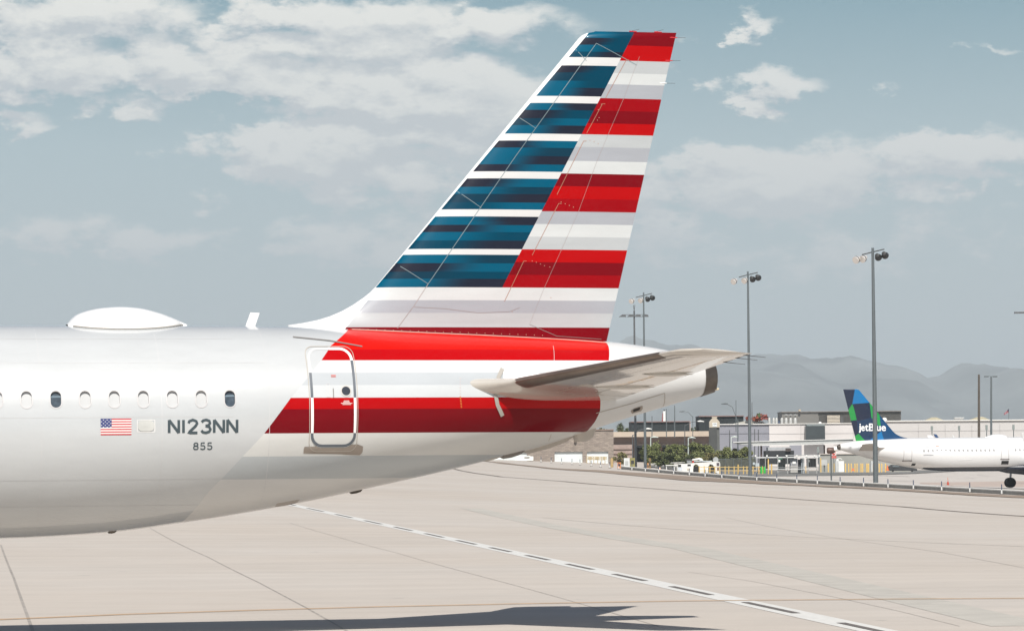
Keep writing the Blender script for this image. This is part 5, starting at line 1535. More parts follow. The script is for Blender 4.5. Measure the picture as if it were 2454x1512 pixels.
YEL = M('bollard_yellow', (.62, .42, .13), .6, var=.12, scale=2); YRAIL = M('rail_yellow', (.62, .44, .16), .6, var=.1)
def zbase(x, yy=1768): return gs(x, yy)
T = Thing('yellow_railing', gs(2740, 1770), 'yellow two rail pipe railing right of the white tug', 'railing', None)
ry = 512.
for sy, r in ((1751, .05), (1764, .045)): b = MB(); b.tube([sat(2622, sy, ry), sat(2862, sy + 1, ry)], r, 6); T.part('rail', b, YRAIL)
for x in [2622, 2641, 2662, 2681, 2699, 2719, 2733, 2753, 2768 + 20, 2801, 2824, 2846, 2860]:
    b = MB(); b.tube([sat(x, 1777, ry), sat(x, 1747.5, ry)], .075, 6); T.part('post', b, YRAIL)
for i, (x, y0, y1, w_) in enumerate([(2768, 1742, 1775, 5), (2881, 1722, 1774, 4), (2893.5, 1741, 1774, 5.5), (3022, 1747, 1770, 2.5)]):
    T = Thing('bollard', sat(x, y1, 508), ['thick yellow bollard within the yellow railing', 'tall thin yellow post right of the green barrel', 'short thick yellow bollard right of the tall yellow post', 'small yellow post before the guard booth'][i], 'bollard', 'yellow bollards at the gate')
    b = MB(); b.tube([sat(x, y1 + 3, 508), sat(x, y0, 508), sat(x, y0 - 1, 508)], [w_ * 508 / FS_ / 2] * 2 + [.03], 10); T.part('post', b, YEL, 50)
T = Thing('traffic_barrel', sat(2860, 1772, 506), 'bright green traffic barrel pair with a yellow post beside the railing', 'barrel')
for x in (2855.5, 2867): b = MB(); b.lathe([(.16, 0), (.17, .35), (.14, .7), (.10, .92), (.02, .95)], 12, 'z', sat(x, 1774, 506)); T.part('barrel', b, M('bright_green', (.03, .42, .05), .6, var=.1), 50)
YB = [3106, 3127, 3159, 3170.6, 3182.7, 3192, 3206, 3213.7, 3228.7, 3235, 3251, 3256.8, 3275.5, 3297, 3306.5, 3320.5]
for i, x in enumerate(YB):
    T = Thing('bollard', sat(x, 1766, 478 + (i % 3) * 4), 'yellow safety bollard below the far airliner tail, %s from the left' % ordn[i], 'bollard', 'row of yellow bollards under the far tail')
    y_ = 478 + (i % 3) * 4; w_ = 4.8 if i != 10 else 5.5
    b = MB(); b.tube([sat(x, 1770, y_), sat(x, 1739, y_), sat(x, 1737, y_)], [w_ * y_ / FS_ / 2, w_ * y_ / FS_ / 2, .05], 10); T.part('post', b, YEL, 50)
T = Thing('bollard', sat(3078, 1768, 500), 'tall slim yellow post at the right corner of the security gate', 'bollard'); b = MB(); b.tube([sat(3078.5, 1770, 500), sat(3077.5, 1717, 500)], .075, 8); T.part('post', b, YEL)
ORG = M('cone_orange', (.62, .16, .05), .6)
for lab, x, y0, y1, y_ in (('tall orange traffic cone at the right end of the yellow bollards', 3328, 1744, 1764, 476), ('small red and white cone between yellow bollards', 3199, 1754, 1765, 474)):
    T = Thing('traffic_cone', sat(x, y1, y_), lab, 'traffic cone', None); p = sat(x, y1, y_); h = (y1 - y0) * y_ / FS_
    b = MB(); b.lathe([(.18, .04), (.05, h)], 12, 'z', p); T.part('cone', b, ORG, 50); b = MB(); b.box(p + Vector((0, 0, .02)), (.45, .45, .05)); T.part('base', b, ORG); b = MB(); b.lathe([(.135, h * .35), (.10, h * .6)], 12, 'z', p); T.part('reflective_band', b, WLAMP, 50)
# do not enter sign
T = Thing('road_sign', sat(3126, 1770, 470), 'red do not enter disc on a white square above a red plate', 'road sign'); sy_ = 470
onebox('sign_plate', (3117, 3136, 1687, 1706), sy_, .05, WLAMP, T)
def disc(cx, cy_, r, y, mat, nm, T, n=24):
    c = sat(cx, cy_, y); rr = r * y / FS_; b = MB(); b.lathe([(rr, 0), (rr, .03)], n, 'y', (c.x, y, c.z)); T.part(nm, b, mat)
SRED = M('sign_red', (.50, .045, .035), .5, var=.05)
disc(3126.3, 1696.5, 8.2, sy_ - .04, SRED, 'sign_disc', T); onebox('sign_bar', (3120, 3133, 1695, 1699), sy_ - .06, .02, WLAMP, T)
onebox('lower_plate', (3116.5, 3136, 1707, 1718), sy_, .05, SRED, T)
for k, (y0, y1) in enumerate(((1708.3, 1710), (1714.3, 1716))): onebox('lettering', (3119, 3133, y0, y1), sy_ - .03, .02, M('sign_letter', (.6, .35, .32), .6), T)
b = MB(); b.tube([sat(3126, 1772, sy_ + .1), sat(3126, 1690, sy_ + .1)], .04, 6); T.part('post', b, POLEM)
T = Thing('utility_cabinet', sat(3150, 1768, 482), 'white utility cabinet with coiled hose on top between yellow bollards', 'cabinet')
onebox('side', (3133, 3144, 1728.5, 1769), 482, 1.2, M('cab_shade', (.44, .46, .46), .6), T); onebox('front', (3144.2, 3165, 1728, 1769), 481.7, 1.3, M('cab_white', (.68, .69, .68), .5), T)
b = MB(); c_ = sat(3148, 1723, 482.4); b.tube([c_ + Vector((math.cos(t) * .33, 0, math.sin(t) * .17)) for t in frange(0, PI, 10)], .04, 6); T.part('hose', b, WLAMP); onebox('collar', (3136, 3145, 1721, 1728), 482.4, .5, M('cab_white', (.6, .6, .6)), T)
T = Thing('utility_cabinet', sat(3272, 1766, 490), 'narrow grey cabinet behind the mast near the yellow bollards', 'cabinet'); onebox('cabinet', (3266, 3276, 1728, 1768), 490, .8, M('cab_shade', (.4, .4, .4)), T)
T = Thing('notice_board', sat(3091, 1768, 484), 'square grey notice board left of the yellow bollards', 'sign'); onebox('board', (3080, 3101, 1723, 1744), 484, .06, M('board_grey', (.42, .43, .42), .6), T); onebox('post', (3089, 3094, 1744, 1769), 484.2, .15, POLEM, T)
# retaining wall behind the bollards
T = Thing('retaining_wall', sat(3230, 1760, 560), 'grey retaining wall behind the yellow bollards and far tail', 'wall'); onebox('wall', (3072, 3420, 1702, 1770), 560, 1, M('retaining_grey', (.30, .30, .275), .9, var=.12, scale=.5), T); onebox('cap', (3072, 3420, 1699.5, 1702), 559.8, 1.5, M('retaining_cap', (.50, .44, .39), .8), T)
T = Thing('air_duct', sat(3112, 1690, 440), 'brown metal cylinder with a white cap just left of the far exhaust', 'duct')
b = MB(); p = sat(3116, 1689, 440); hr = 11.5 * 440 / FS_; b.lathe([(hr * .8, -.5), (hr, -.35), (hr, .25), (hr * .55, .52)], 16, 'x', p); T.part('cylinder', b, M('brown_duct', (.11, .065, .052), .5, .3), 45)
b = MB(); b.lathe([(hr * .9, .0), (hr * .6, .5), (hr * .25, .95)], 14, 'x', p + Vector((.35, 0, .16))); T.part('white_cap', b, WLAMP, 45); b = MB(); b.tube([p, Vector((p.x, p.y, zg(p.x, p.y)))], .1, 6); T.part('stand', b, POLEM)
# vehicles and clutter under the far tail
T = Thing('parked_van', sat(3370, 1766, 495), 'dark parked vehicle seen under the far airliner belly', 'car'); b = MB(); b.prism(pts([(3332, 1765), (3334, 1750), (3345, 1742), (3390, 1744), (3425, 1752), (3440, 1758), (3440, 1765)], 495), 1.8, 'y', 495); T.part('body', b, M('van_dark', (.04, .042, .045), .5)); onebox('window', (3347, 3372, 1745, 1751), 494.9, .12, M('van_glass', (.12, .14, .15), .2), T)
for x in (3348, 3420): disc(x, 1764, 4.5, 494.8, TYRE, 'wheel', T)
T = Thing('marker_pole', sat(3555, 1822, 385), 'orange red marker pole standing beyond the low wall', 'marker')
b = MB(); p = gs(3555, 1822); b.lathe([(.16, 0), (.13, .45), (.05, .6)], 10, 'z', p); T.part('base', b, M('marker_red', (.42, .06, .03), .6), 50); b = MB(); b.tube([p + Vector((0, 0, .5)), p + Vector((-.02, 0, 1.1))], .03, 5); T.part('rod', b, ORG); T.o.location = p
for ch in T.o.children: ch.location = T.loc - p

# white vans by the garage doors
for i, (x0, x1, y0, y1) in enumerate([(1940, 2000, 1708, 1724)]):
    vy = 630; T = Thing('parked_truck', sat((x0 + x1) / 2, 1724, vy), 'white box truck parked before the garage, partly under the belly', 'truck')
    b = MB(); b.prism(pts([(x0, 1726), (x0, 1709), (1986, 1708), (1988, 1710), (2000, 1711), (2000, 1726)], vy), 2, 'y', vy); T.part('body', b, WLAMP); onebox('window', (1966, 1986, 1713.5, 1716), vy - .1, .12, DARKM, T)
T = Thing('baggage_carts', sat(2240, 1742, 625), 'tangle of yellow and brown framed carts before the right garage door', 'cart')
rr = random.Random(2); YF = M('cart_frame_yellow', (.48, .38, .22), .7, var=.2); BF = M('cart_frame_brown', (.20, .12, .07), .8)
for k, (sy, m_) in enumerate(((1711.5, YF), (1717, YF), (1722, YF), (1738, BF))): b = MB(); b.tube([sat(2198 + 4 * (k % 2), sy, 625), sat(2268, sy + 1, 625)], .07, 5); T.part('frame_rail', b, m_)
for x in (2200, 2212, 2226, 2241, 2256, 2268): b = MB(); b.tube([sat(x, 1711, 625), sat(x + 1, 1742, 625)], .06, 5); T.part('frame_post', b, YF)
for x in (2206, 2232, 2262): onebox('crate', (x, x + 14, 1712, 1723), 625.4, 1, M('crate_cream', (.55, .50, .38), .8, var=.2), T)
for lab, r, c_, nm, ct in (('tall ochre tank against the garage corner', (2289, 2300, 1716, 1742), (.38, .27, .12), 'ochre_tank', 'tank'), ('orange equipment box left of the first post', (2316, 2328, 1733, 1746), (.55, .20, .06), 'equipment_box', 'box'), ('white cabinet left of the masts', (2340, 2361, 1717, 1748), (.62, .64, .63), 'white_cabinet', 'cabinet'), ('olive and black machine beside the mast foot', (2363, 2381, 1716, 1742), (.24, .22, .08), 'ground_power_unit', 'machine'), ('orange panel at the foot of the farthest mast', (2427, 2432, 1735, 1752), (.50, .22, .06), 'orange_panel', 'panel'), ('brown and yellow panel right of the farthest mast', (2434, 2441, 1717, 1752), (.20, .13, .05), 'brown_panel', 'panel')):
    d = 556; T = Thing(nm, sat((r[0] + r[1]) / 2, r[3], d), lab, ct); m_ = M('col_' + nm, c_, .7, var=.15)
    x0, x1 = sat(r[0], r[3], d).x, sat(r[1], r[3], d).x; z0, z1 = sat(r[0], r[3], d).z - .4, sat(r[0], r[2], d).z
    if nm == 'ochre_tank': b = MB(); b.tube([((x0 + x1) / 2, d, z0), ((x0 + x1) / 2, d, z1 - .15), ((x0 + x1) / 2, d, z1)], [(x1 - x0) / 2, (x1 - x0) / 2, .05], 12); T.part('shell', b, m_, 50)
    else:
        b = MB(); b.box(((x0 + x1) / 2, d + .3, (z0 + z1) / 2), (x1 - x0, .6, z1 - z0)); T.part('casing', b, m_)
        b = MB(); b.box(((x0 + x1) / 2, d - .02, z0 + (z1 - z0) * .55), ((x1 - x0) * .6, .05, (z1 - z0) * .35)); T.part('panel', b, M('machine_dark', (.03, .03, .03), .7) if nm != 'white_cabinet' else CANG)
# distant road barrier rail behind the tug
T = Thing('guard_rail', sat(2520, 1738, 570), 'thin white guard rail running behind the tug and shrubs', 'railing'); b = MB(); b.tube([sat(2430, 1740, 570), sat(2500, 1736, 570), sat(2580, 1733, 570)], .06, 5); T.part('rail', b, CAN)
for x in (2435, 2460, 2492, 2535, 2570): b = MB(); b.tube([sat(x, 1752, 570), sat(x, 1735, 570)], .05, 5); T.part('post', b, CAN)
T = Thing('security_fence', sat(2780, 1740, 560), 'dark chain link fence in front of the right hand shrubs', 'fence'); b = MB(); ib(b, 2690, 2835, 1722, 1760, 560, .04); T.part('mesh', b, M('fence_mesh_dark', (.075, .08, .065), .9, var=.35, scale=1.2)); b = MB(); b.tube([sat(2690, 1722, 560), sat(2835, 1717, 560)], .04, 5); T.part('rail', b, POLEM)
for x in (2692, 2720, 2750, 2780, 2810, 2834): b = MB(); b.tube([sat(x, 1762, 559.9), sat(x, 1718, 559.9)], .045, 5); T.part('post', b, POLEM)

# ---- white aircraft tug
ty_ = 518
T = Thing('aircraft_tug', sat(2600, 1775, ty_), 'big white aircraft tug with two large wheels behind the low wall', 'tug')
tp = lambda L_: [(sat(2480 + x / 7.669, 1680 + y / 7.669, ty_).x, sat(2480 + x / 7.669, 1680 + y / 7.669, ty_).z) for x, y in L_]
TUGW = M('tug_white', (.70, .70, .67), .45, var=.07, scale=.8)
b = MB(); b.prism(tp([(470, 760), (468, 480), (540, 445), (650, 445), (700, 455), (760, 432), (930, 425), (1200, 410), (1380, 395), (1560, 385), (1670, 388), (1690, 430), (1700, 720), (1640, 730), (1560, 700), (1535, 560), (1480, 480), (1400, 455), (1355, 520), (1350, 700), (1110, 700), (1095, 560), (1050, 480), (990, 455), (930, 500), (915, 600), (915, 760)]), 2.6, 'y', ty_); T.part('body', b, TUGW)
tb = lambda nm, x0, x1, y0, y1, m_, g_=-.03, th=.05, par=None: onebox(nm, (2480 + x0 / 7.669, 2480 + x1 / 7.669, 1680 + y0 / 7.669, 1680 + y1 / 7.669), ty_ + g_, th, m_, T, par)
DGL = M('tug_glass', (.03, .03, .03), .3)
tb('cab_window', 480, 570, 470, 540, DGL); tb('cab_window', 752, 848, 460, 515, DGL); tb('rear_grille', 1590, 1668, 420, 510, M('grille', (.10, .08, .09), .7)); tb('rear_light_panel', 1600, 1660, 540, 640, M('grille2', (.16, .10, .08), .7))
tb('side_panel', 480, 600, 545, 640, M('tug_shade', (.52, .56, .60), .6)); tb('side_hatch', 740, 830, 580, 640, M('tug_cream', (.50, .46, .38), .6))
for cx_, cy_, r_ in ((1010, 610, 88), (1442, 615, 84)):
    c_ = sat(2480 + cx_ / 7.669, 1680 + cy_ / 7.669, ty_); rr = r_ / 7.669 * ty_ / FS_
    for dy in (.45, 2.1):
        b = MB(); b.lathe([(rr * .5, -.35), (rr * .9, -.35), (rr, -.22), (rr, .22), (rr * .9, .35), (rr * .5, .35)], 24, 'y', (c_.x, ty_ + dy, c_.z)); wh = T.part('wheel', b, TYRE, 40)
        b = MB(); b.lathe([(rr * .1, -.30), (rr * .5, -.18), (rr * .5, .18)], 16, 'y', (c_.x, ty_ + dy, c_.z)); T.part('hub', b, M('hub_grey', (.20, .22, .22), .6), 40, wh)
tb('deck_frame', 130, 470, 478, 505, TUGW, .5, 1.6)
for x in (140, 360, 450): tb('deck_post', x, x + 22, 500, 640, TUGW, .6, .2)
tb('seat_box', 690, 880, 305, 350, M('tug_black', (.035, .033, .03), .6), .8, 1.2); tb('lamp_bar', 740, 870, 355, 415, M('tug_grey', (.22, .24, .25), .6), .8, 1.0); tb('red_lamp', 885, 940, 375, 415, SRED, .5, .4)
b = MB(); b.prism(tp([(890, 350), (900, 315), (1100, 275), (1170, 290), (1215, 355), (1110, 350), (1100, 330)]), 1.2, 'y', ty_ + .7); T.part('boom', b, WLAMP)
tb('deck_pipe', 940, 1450, 362, 385, M('tug_grey_blue', (.48, .52, .55), .6), .5, .4); tb('deck_box', 1110, 1195, 385, 412, DGL, .3, .5)
c_ = sat(2480 + 1575 / 7.669, 1680 + 330 / 7.669, ty_); b = MB(); b.lathe([(.40, -.06), (.40, .06)], 18, 'y', (c_.x, ty_ + 1.2, c_.z)); T.part('rear_dish', b, M('dish_grey', (.35, .36, .36), .6))
T = Thing('mooring_light', sat(2474, 1758, 515), 'small pale orange lit lamp on the ground beyond the low wall', 'lamp'); b = MB(); b.lathe([(.11, -.3), (.14, 0), (.10, .12), (.02, .15)], 12, 'z', sat(2474, 1756, 515)); T.part('lens', b, M('pale_orange_lens', (.85, .55, .42), .4), 50)

# ---- shrubs and trees
def leaf_mat(nm, c1, c2):
    m = bpy.data.materials.new(nm); m.use_nodes = True; t = m.node_tree; b = t.nodes['Principled BSDF']; q = G(t)
    oi = q.n.new('ShaderNodeNewGeometry'); n = q.noise(q.obj(), .9, 3, .6)
    f = q.m('ADD', q.m('MULTIPLY', oi.outputs['Random Per Island'], .5), q.m('MULTIPLY', n.outputs[0], .6))
    q.put(b.inputs['Base Color'], q.mix(f, (*c1, 1), (*c2, 1))); b.inputs['Roughness'].default_value = .7; b.inputs['Specular IOR Level'].default_value = .2
    return m


LEAF = leaf_mat('palo_verde_leaf', (.13, .15, .055), (.20, .215, .085)); LEAFY = leaf_mat('dusty_yellow_leaf', (.12, .115, .045), (.27, .24, .11)); LEAFD = leaf_mat('dark_leaf', (.05, .065, .028), (.13, .145, .06))
TRUNK = M('tree_bark', (.13, .10, .07), .9, var=.2)


def tree(loc, w, h, mat, label, cat='tree', name='desert_tree', n=900, seed=1, group=None, bare=.04):
    r = random.Random(seed); T = Thing(name, loc, label, cat, group)
    loc = Vector(loc); b = MB(); tips = []
    b.tube([loc + Vector((0, 0, -.3)), loc + Vector((0, 0, h * .15)), loc + Vector((.1, 0, h * .3))], [.14, .12, .09], 7)
    for k in range(6):
        a = 2 * PI * k / 6 + r.random(); e = loc + Vector((math.cos(a) * w * .3, math.sin(a) * w * .25, h * r.uniform(.5, .8))); b.tube([loc + Vector((.1, 0, h * .25)), loc.lerp(e, .5) + Vector((0, 0, h * .1)), e], [.08, .05, .02], 5); tips.append(e)
    T.part('trunk', b, TRUNK)
    b = MB(); cl = []
    for k in range(max(16, int(w * 9))):
        a = r.uniform(0, 2 * PI); q = r.random() ** .6; hh = r.uniform(bare, .93)
        ww = math.sqrt(max(.08, 1 - ((hh - .5) / .55) ** 2))
        cl.append((loc + Vector((math.cos(a) * w * .5 * q * ww, math.sin(a) * w * .42 * q * ww, h * hh)), r.uniform(.35, .75) * min(w, h) * .20))
    for k in range(n):
        c, s = r.choice(cl); p = c + Vector((r.gauss(0, s * .6), r.gauss(0, s * .6), r.gauss(0, s * .45)))
        if p.z < loc.z + .1: continue
        u = Vector((r.gauss(0, 1), r.gauss(0, 1), r.gauss(0, .7))).normalized() * r.uniform(.10, .20); v = u.cross(Vector((r.gauss(0, 1), r.gauss(0, 1), r.gauss(0, 1)))).normalized() * r.uniform(.07, .14)
        b.add([p - u, p + v, p + u, p - v], [(0, 1, 2, 3)])
    T.part('crown', b, mat)
    return T


ti = 0
for x, yb, yt, w_, d, mt, lab in [(2322, 1742, 1697, 46, 630, LEAFY, 'dusty round shrub beside the garage corner'),
    (2436, 1742, 1668, 66, 580, LEAF, 'leftmost green desert tree behind the farthest mast'), (2478, 1744, 1660, 80, 584, LEAF, 'tall green desert tree under the flyover, left half'),
    (2522, 1744, 1664, 76, 580, LEAF, 'wide green desert tree in the middle of the grove'), (2562, 1744, 1670, 60, 588, LEAF, 'green desert tree between two parking lamps'),
    (2602, 1744, 1660, 72, 582, LEAF, 'tall green desert tree behind the tug cab'), (2642, 1744, 1666, 66, 586, LEAF, 'green desert tree left of the clock tower'),
    (2500, 1750, 1702, 90, 568, LEAFD, 'low dark shrub at the foot of the grove, left'), (2590, 1750, 1706, 90, 570, LEAFD, 'low dark shrub at the foot of the grove behind the tug'),
    (2668, 1752, 1700, 80, 575, LEAFY, 'yellowish low shrub before the clock tower'), (2635, 1755, 1712, 80, 566, LEAFY, 'yellowish low shrub behind the tug rear'),
    (2722, 1748, 1678, 64, 600, LEAF, 'green desert tree right of the clock tower'), (2758, 1748, 1684, 56, 604, LEAFY, 'small pale green tree before the grey wing'),
    (2792, 1748, 1676, 62, 600, LEAF, 'green desert tree beside the second floodlight mast'), (2700, 1752, 1714, 70, 590, LEAFD, 'dark shrub at the foot of the grey wing')]:
    sc = d / FS_; p = sat(x, yb, d); ti += 1
    tree(p, w_ * sc, (yb - yt) * sc, mt, lab, 'tree' if 'tree' in lab else 'shrub', 'desert_tree' if 'tree' in lab else 'shrub', n=5500, seed=ti * 11, group='trees and shrubs between apron and terminal')
for x, yt, w_, lab in ((2597, 1602, 22, 'dark far treetop between the two black screens, left'), (2612, 1600, 20, 'dark far treetop against the right black screen'), (2262, 1603, 40, 'dark treetop above the garage roof'), (2352, 1605, 34, 'dark bushy treetop right of the palm')):
    sc = 850 / FS_; ti += 1; p = sat(x, 1640, 850); tree(p, w_ * sc, (1640 - yt) * sc, LEAFD, lab, 'tree', 'far_tree', n=1200, seed=ti * 7, bare=.3)
# palm
p = sat(2326, 1650, 800); T = Thing('palm_tree', p, 'shaggy fan palm rising above the flyover left end', 'palm tree'); sc = 800 / FS_
b = MB(); tp_ = sat(2326, 1600, 800); b.tube([p, tp_], [.3, .25], 8); T.part('trunk', b, TRUNK)
b = MB(); r_ = random.Random(9)
for k in range(150):
    a = r_.uniform(0, 2 * PI); e = r_.uniform(-.9, 1.2); d = Vector((math.cos(a) * math.cos(e), math.sin(a) * math.cos(e), math.sin(e))); l = r_.uniform(.9, 1.35); s_ = d.cross(Vector((0, 0, 1))).normalized() * .11
    q0 = tp_ + d * .15; q1 = tp_ + d * l * .6 + Vector((0, 0, .08)); q2 = tp_ + d * l + Vector((0, 0, -.25)); b.add([q0 - s_ * .4, q0 + s_ * .4, q1 + s_, q1 - s_, q2 + s_ * .3, q2 - s_ * .3], [(0, 1, 2, 3), (3, 2, 4, 5)])
T.part('crown', b, LEAFD)
b = MB()
for k in range(120):
    a = r_.uniform(0, 2 * PI); h_ = r_.uniform(.2, 1.6); q0 = tp_ + Vector((math.cos(a) * .4, math.sin(a) * .4, -h_)); b.add([q0, q0 + Vector((.08, 0, 0)), q0 + Vector((.15 * math.cos(a), .1, -.5)), q0 + Vector((-.05, 0, -.5))], [(0, 1, 2, 3)])
T.part('dead_fronds', b, LEAFY)

# ------------------------------------------------------------------ far airliner (nose right, its tail at the left)
FY = 424.; FPSI = math.radians(180 + 11)
fu = Vector((math.cos(FPSI), math.sin(FPSI), 0))
tipx = sat(3141, 1688, FY).x
org = Vector((tipx, FY, 0)) - fu * 4.12
gz = sat(3800, 1833, 413).z
far = empty('airliner', (org.x, org.y, FAR_DZ), FPSI)
tag(far, 'distant white airliner with a blue and green patterned fin parked beyond the low wall', 'airplane')
FWH = M('far_white_paint', (.70, .70, .70), .3, var=.04, coat=.5)
FBELLY = M('far_dark_belly', (.006, .010, .022), .4, var=.1)


def far_hull_mat():
    m = bpy.data.materials.new('far_fuselage_paint'); m.use_nodes = True; t = m.node_tree; b = t.nodes['Principled BSDF']; q = G(t)
    x, y, z = q.sep(q.obj()); dark = q.m('MULTIPLY', q.m('LESS_THAN', z, 2.5), q.m('LESS_THAN', x, -6.0))
    q.put(b.inputs['Base Color'], q.mix(dark, (.70, .70, .70, 1), (.006, .010, .022, 1))); b.inputs['Roughness'].default_value = .3; b.inputs['Coat Weight'].default_value = .4
    return m


hull(NOSE + .01, 3.84, coarse_to=-12.5, close=True, nseg=64, step=.3).build('fuselage', far_hull_mat(), far, smooth=40)
JN = (.002, .022, .068); JM = (.001, .045, .13); JB = (.0, .14, .36); JG = (.01, .25, .045); JD = (.004, .010, .035)
# mosaic polygons in 3840 wide coordinates, read at the fin
def fc(X, Y): return (3040 + X / 3.024, 1400 + Y / 3.024)
POLY = [([fc(360, 180), fc(500, 170), fc(470, 345), fc(422, 420), fc(380, 300)], JD), ([fc(495, 150), fc(570, 150), fc(690, 330), fc(470, 347)], JB),
        ([fc(470, 345), fc(418, 420), fc(430, 480), fc(455, 535), fc(520, 527), fc(490, 400)], JG),
        ([fc(470, 346), fc(665, 326), fc(680, 500), fc(540, 540), fc(520, 527), fc(490, 400)], JD), ([fc(580, 480), fc(665, 326), fc(682, 495), fc(620, 560), fc(500, 530)], JN),
        ([fc(664, 326), fc(700, 370), fc(775, 440), fc(790, 620), fc(700, 520), fc(678, 490)], JG),
        ([fc(440, 535), fc(520, 527), fc(540, 682), fc(495, 715)], JD), ([fc(520, 527), fc(680, 495), fc(785, 640), fc(800, 650), (3040 + 650 / 3.024, 1400 + 768 / 3.024), fc(540, 682)], JN),
        ([fc(770, 440), fc(1100, 760), fc(832, 780), fc(790, 640)], JM), ([fc(495, 715), fc(540, 680), fc(640, 790), fc(500, 800)], JG),
        ([fc(640, 790), fc(730, 660), fc(800, 640), fc(840, 790)], JB), ([fc(540, 680), fc(600, 640), fc(740, 650), fc(650, 790), fc(635, 790)], JN)]


def facl(sx, sy):       # picture point to (a, z) in the far aircraft's plane of symmetry
    d = ray(sx * K2, sy * K2); fv = Vector((-math.sin(FPSI), math.cos(FPSI), 0)); t = org.dot(fv) / d.dot(fv); p = Vector((0, 0, CAM_H)) + d * t
    return ((p - org).dot(fu), p.z - FAR_DZ)


def inpoly(x, y, P):
    c = False
    for (a, b), (d, e) in zip(P, P[1:] + P[:1]):
        if (b > y) != (e > y) and x < (d - a) * (y - b) / (e - b) + a: c = not c
    return c


fb = fin_mesh(5.35, 40, 14)
me = bpy.data.meshes.new('fin'); me.from_pydata(fb.v, [], fb.f); bm = bmesh.new(); bm.from_mesh(me)
PL = [([facl(*p) for p in P], c) for P, c in POLY]
for P, c in PL:
    for (a, b_), (d, e) in zip(P, P[1:] + P[:1]):
        n = Vector((-(e - b_), 0, d - a))
        if n.length > 1e-4: bmesh.ops.bisect_plane(bm, geom=bm.verts[:] + bm.edges[:] + bm.faces[:], plane_co=(a, 0, b_), plane_no=n.normalized(), dist=1e-5)
fm = [M('far_fin_%d' % i, c, .35, var=.03, coat=.3) for i, (P, c) in enumerate(PL)] + [M('far_fin_blue', JM, .35, var=.03, coat=.3)]
for m_ in fm: me.materials.append(m_)
for f in bm.faces:
    c = f.calc_center_median(); f.material_index = len(PL)
    for i, (P, _) in enumerate(PL):
        if inpoly(c.x, c.z, P): f.material_index = i; break
bm.to_mesh(me); bm.free(); soften(me, 35); ffin = link('fin', me, far)
for side in (-1, 1):
    so = stab_mesh(side).build('tailplane', M('far_tailplane', (.44, .41, .38), .5, var=.08), far, smooth=40)
# white airline name on the fin, letter by letter
cu = bpy.data.curves.new('t', 'FONT'); cu.size = 1; cu.offset = .022; cu.resolution_u = 3; tmp = bpy.data.objects.new('t', cu); COL.objects.link(tmp)
LW = M('far_fin_name_white', (.80, .80, .80), .5, var=0)
for ch, X0, X1, Y0, Y1 in (('j', 1325, 1366, 450, 626), ('e', 1370, 1438, 492, 592), ('t', 1441, 1508, 466, 592), ('B', 1517, 1614, 446, 592), ('l', 1630, 1652, 446, 590), ('u', 1664, 1740, 494, 592), ('e', 1752, 1840, 492, 592)):
    cu.body = ch; dg = bpy.context.evaluated_depsgraph_get(); dg.update(); me = bpy.data.meshes.new_from_object(tmp.evaluated_get(dg))
    xs = [v.co.x for v in me.vertices]; ys = [v.co.y for v in me.vertices]; x0, x1, y0, y1 = min(xs), max(xs), min(ys), max(ys)
    for v in me.vertices:
        sx = 2960 + (X0 + (X1 - X0) * (v.co.x - x0) / (x1 - x0)) / 5.1125; sy = 1500 + (Y1 + (Y0 - Y1) * (v.co.y - y0) / (y1 - y0)) / 5.1125
        a, z_ = facl(sx, sy); v.co = (a, fin_half(a, z_) + .03, z_)
    me.materials.clear(); me.materials.append(LW); link('letter', me, ffin)
bpy.data.objects.remove(tmp)
# windows, doors and markings on the side towards the camera
def fsurf(a, z, off): return surf(a, z, off, side=1)


def fribb(nm, pts_, w, m, closed=False): return ribbon(nm, pts_, w, m, far, off=.02, side=1, closed=closed, step=.3)


def fon(sx, sy):
    a, z_ = facl(sx, sy); bq = 1.9
    for _ in range(6):
        d = ray(sx * K2, sy * K2); fv = Vector((-math.sin(FPSI), math.cos(FPSI), 0)); t = (org.dot(fv) + bq) / d.dot(fv); p = Vector((0, 0, CAM_H)) + d * t
        a, z_ = (p - org).dot(fu), p.z - FAR_DZ; bq = surf(a, z_, 0, 1).y
    return a, z_


FWIN = M('far_window', (.28, .28, .28), .4, var=.1)
wa, wz2 = fon(3465, 1690)
wm = MB(); P = rrect(0, 0, .2, .29, .09, 3); wm.add([surf(wa + x, wz2 + y, .012, 1) for x, y in P], [tuple(range(len(P)))]); wmesh = wm.mesh('window', FWIN)
for k in list(range(17)) + [21 + i for i in range(14)]:
    o = link('window', wmesh, far); o.location = (-k * .533 * 1.0, 0, 0)
FSEAM = M('far_door_seam', (.33, .31, .31), .6); FSEAM2 = M('far_door_sill', (.16, .13, .13), .6)
for (x0, x1, y0, y1) in ((3386, 3417, 1663, 1727), (3752, 3782, 1671, 1721)):
    c0 = fon(x0, y0); c1 = fon(x1, y1); P = rrect((c0[0] + c1[0]) / 2, (c0[1] + c1[1]) / 2, abs(c1[0] - c0[0]), abs(c0[1] - c1[1]), .15); 
    b = MB(); b.add([surf(a, z_, .012, 1) for a, z_ in P], [tuple(range(len(P)))]); dd = b.build('door', FWH, far)
    o = fribb('door_outline', P, .045, FSEAM, True); o.parent = dd
    o = fribb('door_sill', [(c0[0] + .1, c1[1]), (c1[0] - .1, c1[1])], .12, FSEAM2); o.parent = dd
